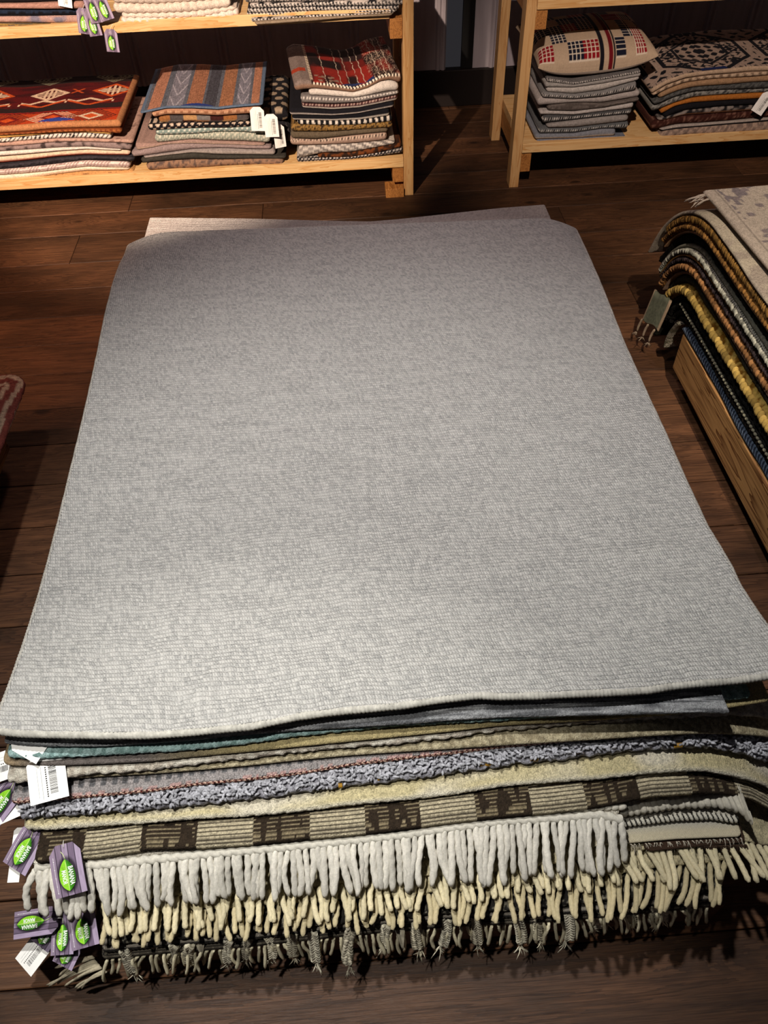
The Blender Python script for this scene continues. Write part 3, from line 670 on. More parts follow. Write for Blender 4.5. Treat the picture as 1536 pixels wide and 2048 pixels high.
# ================================================================== RIGHT FLOOR STACK
def base_frame(name,label,x0,x1,y0,y1,z0,z1,mat,foot=.05):
    t=empty(name,((x0+x1)/2,(y0+y1)/2,0),label,'platform')
    link('side_beam',box(x0,x0+.045,y0,y1,z0,z1,.003),mat,t,False); link('side_beam',box(x1-.045,x1,y0,y1,z0,z1,.003),mat,t,False)
    link('end_beam',box(x0+.046,x1-.046,y0,y0+.045,z0,z1,.003),mat,t,False); link('end_beam',box(x0+.046,x1-.046,y1-.045,y1,z0,z1,.003),mat,t,False)
    link('deck',box(x0+.046,x1-.046,y0+.046,y1-.046,z1-.02,z1-.001),mat,t,False)
    for fx in (x0+.1,x1-.1-foot):
        for fy in (y0+.12,y1-.12-foot): link('foot',box(fx,fx+foot,fy,fy+foot,0,z0),mat,t,False)
    return t
base_frame('rug_platform','pine platform frame under the dark rug pile at the right',.93,1.72,.3,1.76,.072,.19,M['beam'])
def hangpath(zc,Y0,ang,drop,step=.004,piv=(1.755,.13),sag=0):
    R=zc-piv[1]; P=[];Un=[]
    y=Y0
    while y<piv[0]: P.append((y,zc)); Un.append((0,1)); y+=step
    th=0
    while th<ang: P.append((piv[0]+R*math.sin(th),piv[1]+R*math.cos(th))); Un.append((math.sin(th),math.cos(th))); th+=step/max(R,.03)
    e=P[-1]; d=(math.cos(ang),-math.sin(ang)); s_=0; u=Un[-1]
    while s_<drop: s_+=step; P.append((e[0]+d[0]*s_,e[1]+d[1]*s_)); Un.append(u)
    return P,Un
def rpile(z0,z1,dx,ang,drop,cf,mat,label,disp=None,top=(0,.004,.01),amp=.004,Y0=.62,name='rug'):
    zc=(z0+z1)/2; P,Un=hangpath(zc,Y0,ang,drop)
    n=len(P); N=[];U=[]
    for i,((y,z),u) in enumerate(zip(P,Un)):
        w=amp*(vn(y*7+z*3,zc*40,3)-.5)*2
        N.append((.932+dx+w,y,z)); U.append((0,u[0],u[1]))
    me=slab(N,(1,0,0),U,z1-z0-.0012,.72,top,cf,disp,nose=8)
    o=link(name,me,M[mat]); tag(o,label,'rug','rugs piled on the right platform'); return o
br=lambda per,amp:(lambda u,v: amp*(np.abs(np.sin(u*PI/per+v*40))**.7-.35)+.0008*(vn(u*500,v*500,1)-.5))
RP=[(.192,.21,.0,.25,.0,cedge('#222a38','#5a6678','#1b222e',.006,.5,lo=-.003,hi=.02),'cloth','denim blue rug, lowest on the right platform',None),
(.21,.232,.006,.9,.03,cspeck('#1b1916','#4a3c30',300,.7),'knot','black brown knotted rug just above the denim blue one',lump(120,.002)),
(.232,.252,.004,1.05,.04,cspeck('#1d1b1a','#2c2a26',200,.5),'knot','black rug with a line of white beads along its edge',lump(120,.002)),
(.252,.272,-.002,1.1,.05,cspeck('#0e0d0c','#25241f',150,.6),'knot','plain black shaggy rug in the lower right pile',lump(150,.002)),
(.272,.290,.004,1.2,.14,cspeck('#14130f','#2e2d22',220,.6),'knot','black green rug drooping low at the far end of the right pile',lump(150,.002)),
(.290,.318,-.002,1.15,.04,cspeck('#8f6420','#d3b25e',130,.45),'jute','golden jute rug with fat shiny knots along its edge',br(.016,.0035)),
(.318,.345,.003,1.1,.05,cstripe('#22211d','#3d3c33',.007,.5,'u',slant=.6,amp=.3),'cloth','dark ribbed rug above the golden jute one',br(.008,.0012)),
(.345,.354,-.003,1.1,.03,cmott('#8f7462',.12),'cloth','thin pinkish beige edged rug in the middle of the right pile',None),
(.354,.377,-.001,1.12,.03,cspeck('#9a6a38','#5a3618',160,.55),'jute','brown and tan braided jute rug in the right pile',br(.014,.003)),
(.377,.391,.001,1.1,.03,cedge('#1b1512','#4a3a34','#0f0c0c',.009,.5,lo=-.02,hi=.02),'cloth','very dark braided rug in the right pile',br(.009,.002)),
(.391,.399,-.002,1.1,.03,cmott('#8a6230',.15),'jute','thin ochre rug between dark and grey stitched ones',None),
(.399,.414,.001,1.1,.03,cedge('#7d7c74','#b5b3a6','#2a2a26',.0085,.6,lo=-.02,hi=.02),'cloth','grey and black whip stitched rug in the right pile',br(.0085,.0018)),
(.414,.426,.002,1.0,.04,cmott('#7a776a',.15),'cloth','flat grey green rug above the whip stitched one',None),
(.426,.452,.004,.95,.08,split(cmott('#15130f',.3),cmott('#0d0c0a',.3),0),'pile','thick black rug in the upper right pile',lump(200,.002)),
(.452,.459,-.002,.95,.02,cmott('#a5805f',.12),'cloth','thin tan edged rug on top of the thick black one',None),
(.459,.478,-.001,.9,.03,cspeck('#7c5426','#c08e4c',170,.5),'jute','copper brown braided rug in the upper right pile',br(.012,.003)),
(.478,.499,.001,.85,.02,cstripe('#6a4a22','#9c7434',.008,.5,'u',slant=.4,amp=.3),'jute','olive gold corded rug just under the cream rug',br(.008,.0022)),
(.499,.511,-.006,1.15,.05,cspeck('#b9ad9a','#a4978a',30,.5),'pile','plain cream rug drooping over the far end of the right pile',None)]
for k,(a,b,dx,ang,drop,cf,mat,lab,dsp) in enumerate(RP):
    o=rpile(a,b,dx,ang,drop,cf,mat,lab,dsp,top=(0,.004,.01,.03) if k<17 else topgrid(.5,.02))
    if 'beads' in lab:
        vs=[]; 
        for q in range(88):
            y=.64+q*.0135; vs.append(tube([(.929+.003*vn(y*9,3,4),y,.246),(.928,y+.005,.247),(.929,y+.010,.246)],.0042,col=lin('#8d8a76'),seg=7,seed=q))
        V,Fs,C=merge(vs); b_=link('bead_trim',mesh('bead_trim',V,Fs,C),M['yarn'],None); b_.parent=o; b_['kind']='stuff'
def edge_knots(o,z,dx,ang,drop,r,per,col,elong=1.5,tilt=.5,Y0=.64,seed=0):
    P,Un=hangpath(z,Y0,ang,drop); P=np.array(P);Un=np.array(Un); L_=np.r_[0,np.cumsum(np.linalg.norm(np.diff(P,axis=0),axis=1))]; rq=random.Random(seed); vs=[]
    s_=0
    while s_<L_[-1]-.01:
        y=np.interp(s_,L_,P[:,0]); z_=np.interp(s_,L_,P[:,1]); u=np.array([0,np.interp(s_,L_,Un[:,0]),np.interp(s_,L_,Un[:,1])]); tg=np.array([0,u[2],-u[1]])
        c=np.array([.928+dx-.004+rq.uniform(-.0015,.0015),y,z_]); d=u*math.cos(tilt)+tg*math.sin(tilt); h=r*elong
        rr_=r*rq.uniform(.8,1.15)
        vs.append(tube([c-d*h,c-d*h*.6+np.array([-r*.25,0,0]),c+np.array([-r*.4,0,0]),c+d*h*.6+np.array([-r*.25,0,0]),c+d*h],[rr_*.5,rr_*.9,rr_,rr_*.9,rr_*.5],seg=8,col=lin(col)*rq.uniform(.35,1.3),seed=seed,cv=.25))
        s_+=per*rq.uniform(.85,1.15)
    V,Fs,C=merge(vs); k_=link('edge_knots',mesh('k',V,Fs,C),M['yarn'] if col in('#a9a89b','#3a3032') else M['jute'],None); k_.parent=o; k_['kind']='stuff'
KN={'golden jute':(.0085,.0150,'#c9a85c',1.3,.35),'brown and tan braided':(.0060,.0130,'#a3754a',1.4,.6),'whip stitched':(.0042,.0085,'#a9a89b',1.5,.2),'very dark braided':(.004,.010,'#3a3032',1.4,.5),'copper brown':(.0050,.0125,'#9d713c',1.3,.7),'olive gold corded':(.0036,.0075,'#8c6834',2.4,.15)}
for o_ in [x for x in COL.objects if x.get('group')=='rugs piled on the right platform']:
    for k_,(r_,per_,c_,el_,ti_) in KN.items():
        if k_ in o_['label'] and ('in the right pile' in o_['label'] or 'right pile' in o_['label'] or 'edge' in o_['label'] or 'cream rug' in o_['label']):
            e_=[q for q in RP if q[7]==o_['label']][0]; edge_knots(o_,(e_[0]+e_[1])/2,e_[2]+.004,e_[3],e_[4],r_,per_,c_,el_,ti_,seed=int(e_[0]*1000))
# ---- rug hanging off the end
# grey green flatweave hanging with knotted tassels at the far end
def hang_cloth():
    t=empty('kilim_runner',(.93,2.0,.0),'grey green flatwoven runner hanging off the far end of the right pile','rug')
    a=np.array([.908,1.865,.125]); b=np.array([.892,1.955,.112]); q=a+(b-a)*np.linspace(0,1,60)[:,None]; q[:,2]+=.006*np.sin(np.linspace(0,6,60))
    def cf(u,v):
        o=full(lin('#6a6d5c'),u)*(1+.6*(vn(u*160,v*500,1)-.5))[...,None]; o[np.abs(v)<.005]=lin('#a08a74'); o[(u>u.max()-.007)|(u<.006)]=lin('#a08a74'); return o
    I=np.array([.16,.05,.98]); I/=np.linalg.norm(I); U=np.array([-1,.1,.16]); U-=I*(U@I); U/=np.linalg.norm(U)
    link('woven_body',slab(q,I,U,.007,.10,topgrid(.08,.005),cf),M['weave'],t)
    for dx in (.0,.4,.8):
        p0=b+(a-b)*dx+np.array([0,0,-.002]); p2=p0+np.array([-.006,.006,-.05])
        vs=[tube(bez(p0,p0+np.array([-.004,.01,-.02]),p2,8),.0035,2,300,8,lin('#a5917c'))]
        for k in range(7):
            e=p2+np.array([rnd.uniform(-.014,.014),rnd.uniform(-.006,.014),-rnd.uniform(.008,.02)]); vs.append(tube([p2,(p2+e)/2,e],.0011,col=lin('#b3a08b'),seg=5))
        V,Fs,C=merge(vs); link('tassel',mesh('tassel',V,Fs,C),M['yarn'],t)
hang_cloth()
# mottled end flap low at the far corner
xs=np.linspace(0,1,40); q=np.array([(.925+.01*s_,1.80+.06*math.sin(s_*PI/2),.20-.13*s_) for s_ in xs])
me=slab(q,(1,0,0),(0,1,.3),.012,.4,(0,.01,.02),cspeck('#6e6a58','#a1988a',120,.5)); tag(link('rug',me,M['knot']),'mottled cream and black rug end hanging by the far corner of the beam','rug')
# top patterned rug
tr=[(1406,384),(1430,410),(1460,446),(1490,482),(1520,518),(1560,566),(1640,665)]
xs=np.linspace(1406,1640,160); N=np.array([bz(a,b,.528) for a,b in zip(xs,np.interp(xs,[p[0] for p in tr],[p[1] for p in tr]))])
def ctop(u,v):
    o=full(lin('#b5a79b'),u)*(1+.12*(vn(u*200,v*200,1)-.5))[...,None]
    k=(v>.035)&(v<.34)&(vn(u*26,v*34,5)>.56)&(vn(u*90,v*90,7)>.4); o[k]=lin('#7c7276')
    k=np.abs(v-.03)<.0015; o[k]*=.6
    k=(v>.05)&(np.sin(u*75)*np.sin(v*75)>.72); o[k]=lin('#85797b'); return o
d=N[-1]-N[0]; d/=np.linalg.norm(d); I=np.array([-d[1],d[0],0]); I=I if I[0]>0 else -I
t=empty('patterned_rug',tuple(N[80]),'cream rug with mauve grey leaf pattern, topmost of the right pile','rug')
link('rug_body',slab(N,I,(0,0,1),.016,.6,topgrid(.5,.004),ctop),M['pile'],t)
vs=[]
p=bz(1412,392,.528)
for k in range(16):
    s_=p+np.array([rnd.uniform(-.012,.01),rnd.uniform(-.02,.02),-.002]); e=s_+np.array([-rnd.uniform(.03,.045),rnd.uniform(-.02,.02),-rnd.uniform(.004,.02)])
    vs.append(tube(bez(s_,(s_+e)/2+np.array([0,0,.008]),e,6),.0014,col=lin('#a99c92'),seg=5))
V,Fs,C=merge(vs); link('fringe',mesh('fringe',V,Fs,C),M['yarn'],t)['kind']='stuff'
# ================================================================== LEFT EDGE PILE
base_frame('rug_platform','orange brown wooden platform at the left edge under the striped rug',-1.75,-.955,.9,1.60,.07,.19,M['beam'])
def ledge(z0,z1,dx,yf,cf,label,mat='pile'):
    pts=[(-.852+dx,.9),(-.852+dx,yf-.06)]+[(-.852+dx-.06*(1-math.cos(a)),yf-.06+.06*math.sin(a)) for a in np.linspace(.2,PI/2,10)]+[(-1.7,yf)]
    q=[];I=[]
    L_=np.r_[0,np.cumsum([math.dist(a,b) for a,b in zip(pts[:-1],pts[1:])])]
    ss=np.linspace(0,L_[-1],260); X=np.interp(ss,L_,[p[0] for p in pts]); Y_=np.interp(ss,L_,[p[1] for p in pts])
    tg=np.stack([np.gradient(X),np.gradient(Y_)],1); tg/=np.linalg.norm(tg,axis=1)[:,None]
    I=np.stack([-tg[:,1],tg[:,0],0*X],1)
    N=np.stack([X,Y_,np.full_like(X,(z0+z1)/2)-.0*X],1)
    tag(link('rug',slab(N,I,(0,0,1),z1-z0-.001,.3,topgrid(.25,.006),cf,lump(150,.0015)),M[mat]),label,'rug')
def cle(u,v):
    o=full(lin('#7a3d34'),u)*(1+.5*(vn(u*150,v*150,1)-.5))[...,None]; k=((v*1.0+.03*vn(u*8,v*8,2))/.034)%1<.42; o[k]=lin('#b59880')*(.7+.6*vn(u*220,v*220,4)[k])[...,None]; return o
ledge(.245,.262,0,1.68,cle,'red and beige striped rug corner poking in at the left edge')
ledge(.218,.244,-.03,1.64,cspeck('#1b1512','#3a2a22',200,.6),'dark rug beneath the red striped one at the left edge')
ledge(.191,.217,-.05,1.60,cspeck('#1f1714','#4a3a2e',200,.6),'brown black rug lowest on the left edge platform')

# ================================================================== MAIN RUG STACK
base_frame('rug_platform','low dark red wooden platform under the large central rug stack',-.40,.54,.318,1.9,.045,.13,M['darkwood'])
def droop(px,z,x0=1330,k=.0000016):
    return z-k*np.clip(px-x0,0,None)**2
def mrug(name,label,line,z0,z1,cf,mat,disp=None,top=None,L=1.35,sk=0,n=520,dr=0,cat='rug',plan=.01,parent=False,loc=None):
    xs=np.linspace(line[0][0],line[-1][0],n); y=sm(poly(line,xs),15)
    N=np.array([bz(a,b,float(droop(a,z0,1330,dr))) for a,b in zip(xs,y)])
    T=z1-z0; N[:,2]+=T/2
    me=slab(N,(sk,1,0),(0,0,1),T*.74,L,top or topgrid(.075,.0025),cf,disp,nose=8,plan=plan)
    if parent:
        t=empty(name,(float(N[n//2][0]),float(N[n//2][1]),z0),label,cat); o=link('rug_body',me,M[mat],t); return t,N
    o=link(name,me,M[mat]); tag(o,label,cat); return o,N
G='rugs in the central stack'
# R16, R15 at the bottom
line15=[(205,1908),(300,1898),(500,1882),(700,1860),(895,1842),(1050,1836),(1200,1826),(1400,1806),(1450,1800)]
line16=[(205,1922),(300,1912),(500,1896),(700,1874),(895,1856),(1050,1850),(1200,1838),(1400,1818),(1440,1812)]
t16,_=mrug('tasselled_rug','dark rug with cream twisted fringe, lowest on the red platform',line16,.131,.148,cstripe('#1d1a16','#5a5348',.006,.6,'v'),'weave',parent=True)
t15,_=mrug('tasselled_rug','charcoal rug with grey braided tassels second from the bottom',line15,.149,.164,split(cstripe('#1a1816','#777066',.01,.6,'v'),cstripe('#6a6258','#2a2622',.006,.5,'u',slant=.6),.002),'weave',parent=True,disp=rope(.006,.0008))
def strand(px0,py0,z0,px1,py1,z1,r,col,tw,lob,parent,nm='strand',seg=9,n=13,wig=.004,amp=.16,seed=0,out=.45):
    p0=bz(px0,py0,z0); p2=bz(px1,py1,z1); L_=np.linalg.norm(p2-p0)
    p1=p0+(p2-p0)*out; p1[2]=p0[2]-.15*(p0[2]-p2[2])+.004
    V,Fs,C=tube(bez(p0,p1,p2,n,wig,seed),r,lob,tw,seg,col,seed=seed,amp=amp)
    if parent is None: return V,Fs,C
    o=link(nm,mesh(nm,V,Fs,C),M['yarn'],parent); return o
rs=random.Random(11)
# cream twisted fringe of the lowest rug
for k in range(96):
    x=215+k*12.6; y=poly(line16,[x])[0]
    g=lin('#e6dcbc')*rs.uniform(.55,1.05)
    strand(x,y-3,.135,x+rs.uniform(-12,12)-(4 if x<500 else -3),y+rs.uniform(24,44)*(1 if x<1150 else .8),.085+rs.uniform(-.008,.01),.0027,g,420,2,t16,'fringe_strand',7,11,.006,.22,k)
for k,(a,b,c,d) in enumerate(((175,1925,100,1972),(185,1930,112,1962),(195,1938,128,1968),(200,1935,150,1975),(165,1918,106,1935),(205,1945,170,1972))):
    pass
vs=[]
for k,(a,b,c,d) in enumerate(((190,1920,100,1972),(195,1926,115,1966),(200,1932,132,1970),(185,1912,108,1938),(210,1940,158,1978),(175,1915,120,1950))):
    for q in range(3):
        vs.append(strand(a+q*2,b+q*2,.10,c+rs.uniform(-4,4),d+rs.uniform(-4,4),.055,.0019,lin('#b9ae95')*rs.uniform(.7,1.1),400,2,None,seed=k*5+q,wig=.004,seg=6))
V,Fs,C=merge(vs); link('corner_tassel',mesh('t',V,Fs,C),M['yarn'],t16)
# braided tassels
def braid(px0,py0,z0,px1,py1,z1,par,seed,w=.0062,col='#8f8a7e',tail=10):
    p0=bz(px0,py0,z0); p2=bz(px1,py1,z1); ax=p2-p0; L_=np.linalg.norm(ax); ax/=L_
    sd=np.cross(ax,np.array([0,-.6,.8])); sd/=np.linalg.norm(sd); nr=np.cross(sd,ax)
    r2=random.Random(seed); vs=[]; body=.72
    t=np.linspace(0,body,26); c0=lin(col)
    bend=np.array([r2.uniform(-.006,.006),0,0])
    for s_ in range(3):
        ph=s_*2*PI/3; cyc=L_*body/.016*2*PI/ (L_*body)
        a=cyc*t*L_+ph
        P=p0+ax*(t*L_)[:,None]+sd*(w*np.sin(a))[:,None]+nr*(w*.45*np.sin(2*a))[:,None]+bend*(np.sin(t*PI))[:,None]
        vs.append(tube(P,.0042,col=c0*r2.uniform(.6,1.3),seg=7,seed=seed+s_,cv=.3))
    e=p0+ax*L_*body
    for k in range(tail):
        f=e+ax*L_*r2.uniform(.12,.38)+sd*r2.uniform(-.012,.012)+nr*r2.uniform(-.006,.006)
        vs.append(tube(bez(e,e+ax*L_*.1+sd*r2.uniform(-.006,.006),f,5),.0009,col=c0*r2.uniform(.7,1.5),seg=4))
    V,Fs,C=merge(vs); link('braided_tassel',mesh('b',V,Fs,C),M['yarn'],par)
TS=[(248,1902,275,1958),(308,1888,332,1926),(348,1892,345,1935),(380,1893,388,1936),(457,1882,456,1938),(497,1878,492,1930),(535,1870,542,1932),(585,1872,590,1925),(625,1866,634,1944),(703,1858,700,1955),(773,1852,765,1910),(833,1846,842,1916),(893,1838,876,1912),(950,1834,957,1908),(1030,1828,1042,1908),(1078,1822,1082,1900),(1134,1822,1130,1902),(1196,1812,1216,1852),(1255,1810,1268,1860),(1308,1808,1312,1858),(1330,1812,1326,1850),(1378,1806,1380,1838),(1200,1815,1186,1870)]
for k,(a,b,c,d) in enumerate(TS): braid(a,b-4,.158,c,d,.075,t15,k+40,col=['#d8d1bb','#b3ab97','#e2dac2','#c2baa3'][k%4])
# loose fan tassels
for k,(a,b,c,d) in enumerate(((355,1888,345,1918),(400,1886,405,1912),(800,1860,806,1900))):
    vs=[]; p2=bz(c,d,.12)
    for q in range(12):
        p0=bz(a-9+q*1.6,b,.155); vs.append(tube(bez(p0,(p0+p2)/2+np.array([0,-.004,.003]),p2,6),.0009,col=lin('#a8a08d')*rs.uniform(.7,1.2),seg=4))
    V,Fs,C=merge(vs); link('loose_tassel',mesh('b',V,Fs,C),M['yarn'],t15)
# dark grey wispy rug above
line15b=[(215,1893),(300,1886),(500,1868),(700,1848),(895,1830),(1050,1822),(1200,1806),(1400,1788),(1440,1784)]
mrug('wool_rug','black and grey speckled rug glimpsed behind the cream rope fringes',line15b,.165,.18,cspeck('#1d1b18','#8a8474',300,.68),'pile',disp=lump(250,.0015))
# cream rope fringe rugs
l14b=[(200,1832),(400,1822),(600,1808),(800,1795),(1000,1778),(1150,1762),(1300,1742),(1450,1722),(1480,1722)]
l14a=[(195,1805),(400,1792),(600,1778),(800,1762),(1000,1745),(1150,1722),(1250,1706),(1400,1690),(1480,1686),(1570,1702)]
t14b,_=mrug('fringed_rug','cream rug with rope fringe, lower of the two with thin rope fringes',l14b,.181,.195,cmott('#b9ad8b',.2),'pile',parent=True,disp=lump(140,.002))
t14a,_=mrug('fringed_rug','cream rug with yellowish rope fringe fanning out at the right corner',l14a,.196,.21,cmott('#c2b694',.2),'pile',parent=True,disp=lump(140,.002),dr=.0000008)
b14b=[(200,1892),(400,1884),(600,1868),(800,1856),(1000,1840),(1175,1842),(1263,1831),(1300,1824),(1400,1810),(1450,1822)]
b14a=[(200,1876),(400,1856),(600,1845),(800,1828),(1000,1800),(1150,1782),(1250,1768),(1348,1775),(1430,1768),(1500,1765),(1560,1770)]
for k in range(84):
    x=214+k*14.9+rs.uniform(-3,3); y=poly(l14b,[x])[0]; lean=rs.gauss(0,9) if x<1250 else rs.uniform(-30,8)
    strand(x,y-2,.188,x+lean,poly(b14b,[x])[0]+rs.uniform(-12,8),.187+rs.uniform(-.001,.005),.0041,lin('#cdbf99')*rs.uniform(.75,1.05),300,2,t14b,'rope_strand',9,13,.005,.14,k+300)
for k in range(90):
    x=206+k*14.9+rs.uniform(-3,3); y=poly(l14a,[x])[0]; lean=rs.gauss(0,9) if x<850 else (rs.uniform(5,45) if x>1000 else rs.uniform(0,25))
    if x>1440: lean=rs.uniform(20,60)
    strand(x,y-3,.204,x+lean,poly(b14a,[x+lean*.5])[0]+rs.uniform(-14,8),.203+rs.uniform(-.003,.006),.0044,lin('#dcd0ac')*rs.uniform(.82,1.08),280,2,t14a,'rope_strand',9,13,.005,.14,k+600,out=.5)
# brown fringe end under the pale flatweave
t,_=mrug('fringed_rug','brown rug with short dark fringe under the pale flatweave at the right',[(1290,1705),(1400,1694),(1492,1686)],.211,.2165,cmott('#3a2a20',.2),'weave',parent=True,L=.5,n=100)
for k in range(40): strand(1400+k*2.35,1692-k*.1,.213,1402+k*2.4+rs.uniform(-3,3),1708+rs.uniform(-6,4),.195,.0011,lin('#4a382c')*rs.uniform(.6,1.1),300,0,t,'short_strand',5,6,.001,.1,k)
# R13 flat woven with wisps, R12 whip stitched, R11 knobbly
t13,_=mrug('flatweave_rug','pale flatwoven rug with wispy warp threads at the right of the stack',[(1150,1698),(1258,1688),(1350,1680),(1484,1675)],.217,.224,lambda u,v:mixc(lin('#c4b99f'),lin('#a5a29a'),(v-.012)*60)*(1+.12*(vn(u*500,v*500,2)-.5))[...,None],'weave',parent=True,L=.6,n=220)
for k in range(26):
    x=1262+k*8.7+rs.uniform(-3,3); vs=[]
    for q in range(3): vs.append(strand(x+q,poly([(1258,1688),(1484,1675)],[x])[0],.22,x+rs.uniform(-4,14),poly([(1258,1688),(1484,1675)],[x])[0]+rs.uniform(14,28),.20,.0006,lin('#c9bfae'),1,0,None,seg=4,n=6,wig=.006,seed=k*3+q))
    V,Fs,C=merge(vs); link('warp_wisp',mesh('w',V,Fs,C),M['yarn'],t13)
mrug('stitched_rug','off-white rug with black and white whip stitched edge at the right of the stack',[(1150,1664),(1250,1656),(1350,1644),(1420,1641),(1478,1650)],.225,.237,cedge('#aaa496','#c9c4b6','#201e1c',.0078,.62,lo=-.02,hi=.012,slant=.3),'weave',disp=rope(.0078,.0016),L=.6,n=260)
mrug('loop_rug','white knobbly loop rug at the right of the stack beside the fringed one',[(1150,1640),(1250,1636),(1350,1621),(1430,1618),(1480,1630),(1506,1660)],.238,.256,cmott('#c3bdae',.12),'yarn',disp=lambda u,v:.003*(np.abs(np.sin(u*PI/.0105+v*40))-.4)+.004*((np.sin(u*2*PI/.034)>.45)&(v>.004)&(v<.02)),L=.6,n=360)
# R10 thick white fringe rug
l10=[(66,1738),(110,1727),(150,1727),(200,1729),(300,1719),(400,1709),(600,1691),(800,1670),(900,1655),(1000,1642),(1100,1636),(1200,1629),(1240,1638)]
t10,_=mrug('fringed_rug','off-white rug with thick twisted fringe hanging across the front of the stack',l10,.257,.272,cmott('#c8c2b4',.12),'knot',parent=True,L=.7)
xs=np.linspace(70,1245,700); ycd=poly(l10,xs)-2
V,Fs,C=tube([bz(a,b,.268)+np.array([0,-.002,0]) for a,b in zip(xs,ycd)],.0062,2,190,12,lin('#d8d3c6'),amp=.2)
link('twisted_cord',mesh('c',V,Fs,C),M['yarn'],t10)
for k in range(13):
    x=1075+k*14; y=1621-k*.5; p=bz(x,y,.27); V,Fs,C=tube(bez(p+np.array([-.006,.004,0]),p+np.array([0,-.006,.007]),p+np.array([.005,.004,0]),7),.0048,2,200,9,lin('#d5cfc0'))
    link('loop_knot',mesh('c',V,Fs,C),M['yarn'],t10)
b10=[(60,1815),(120,1840),(200,1832),(300,1815),(400,1806),(600,1795),(800,1780),(950,1772),(1100,1748),(1200,1752),(1250,1715)]
for k in range(98):
    x=70+k*12.05+rs.uniform(-2,2); y=poly(l10,[x])[0]
    lean=rs.gauss(4,7) if x>160 else (-24 if k==0 else 0)
    if x<330: lean+=4
    strand(x,y+1,.266,x+lean,poly(b10,[x])[0]+rs.uniform(-14,6),.222+rs.uniform(-.003,.004),.0049+rs.uniform(-.0006,.0007),lin('#e4dfd3')*rs.uniform(.78,1.06),190,2,t10,'thick_strand',12,18,.007,.15,k+900,out=.4)
# R9 checkered
def checker(u,v):
    X0=.105+0*u
    dk=lin('#33291f'); lt=lin('#c0b498')
    k=(np.floor((u+.0)/.0868+.15)%2)==0
    row=(v/.0062)%1; n1=vn(u*120,v*40,3)
    o=np.where(k[...,None],dk,lt)
    thin=(row<.28)&(v>.006)
    o=np.where((thin&k&(n1>.45))[...,None],lin('#94866a'),o); o=np.where((thin&~k)[...,None],lin('#2a2119'),o)
    # solid lower part of each block
    return o*(1+.5*(vn(u*450,v*450,5)-.5))[...,None]
l9=[(72,1730),(110,1727),(200,1719),(300,1704),(400,1701),(500,1694),(600,1684),(700,1675),(800,1664),(900,1650),(1000,1639),(1100,1630),(1200,1618),(1250,1608),(1300,1597),(1400,1591),(1450,1593),(1500,1602),(1536,1622),(1600,1670)]
mrug('checked_rug','dark brown and cream checked loop rug across the front of the stack',l9,.274,.291,checker,'pile',disp=lambda u,v:.0016*(np.abs(np.sin(v*PI/.0062))-.4)+.001*(vn(u*300,v*300,1)-.5),n=900,top=topgrid(.075,.0016),dr=.0000016)
# R8 cream
l8=[(50,1662),(100,1664),(200,1656),(300,1650),(400,1641),(500,1636),(600,1627),(700,1614),(800,1605),(900,1594),(1000,1577),(1100,1569),(1200,1562),(1300,1551),(1350,1548),(1400,1546),(1450,1554),(1500,1566),(1536,1580),(1600,1620)]
def ccream(u,v):
    o=mixc(lin('#cfc298'),lin('#dcd3bd'),(vn(u*14,v*30,3)-.35)*2.5); o=mixc(o,lin('#dcd5c2'),np.clip((.010-v)/.008,0,1)); 
    return mixc(o,lin('#a2958a'),np.clip((u-1.12)*6,0,1)*.6)*(1+.15*(vn(u*300,v*300,1)-.5))[...,None]
mrug('pile_rug','plain cream wool pile rug above the checked one',l8,.292,.308,ccream,'pile',disp=lump(350,.0012),dr=.0000014)
# R7 shaggy
l7=[(42,1641),(100,1637),(200,1632),(300,1622),(400,1614),(500,1603),(600,1589),(700,1576),(800,1565),(900,1551),(1000,1536),(1100,1525),(1200,1513),(1300,1501),(1400,1499),(1450,1504),(1500,1518),(1536,1528),(1600,1560)]
t7,N7=mrug('shaggy_rug','silver lilac shaggy rug with gold threads in the middle of the stack',l7,.309,.326,cspeck('#8d8b93','#a9a8b0',160,.5),'pile',parent=True,disp=lump(160,.003),dr=.0000014)
r7=np.random.default_rng(5); vs=[]
for k in range(2600):
    i=r7.integers(4,len(N7)-4); d=r7.uniform(-.002,.036); b=N7[i]+np.array([0,max(d,0)+.004,.009-(.010 if d<0 else 0)*r7.random()])
    a=r7.uniform(0,2*PI); l_=r7.uniform(.006,.011); e=b+np.array([math.cos(a)*l_,math.sin(a)*l_*.7-.001,r7.uniform(.000,.004)])
    vs.append(tube(bez(b,(b+e)/2+np.array([0,0,.004]),e,4),.0021,seg=6,col=lin('#b1b1b8')*r7.uniform(.65,1.35)))
V,Fs,C=merge(vs); o=link('shag_pile',mesh('s',V,Fs,C),M['yarn'],t7); o['kind']='stuff'
for k,(a,b,w_) in enumerate(((768,1560,24),(972,1532,26),(1069,1521,16),(1157,1508,22),(1357,1494,18),(682,1574,8))):
    vs=[]
    for q in range(int(w_/2)):
        p=bz(a-w_/2+q*2,b+3-q*.2,.318); vs.append(tube([p,p+np.array([.0003,.001,.004]),p+np.array([0,.006,.006])],.0009,seg=5,col=lin('#8d6a1e')))
    V,Fs,C=merge(vs); link('gold_threads',mesh('g',V,Fs,C),M['gold'],t7)['label']='gold metallic threads'
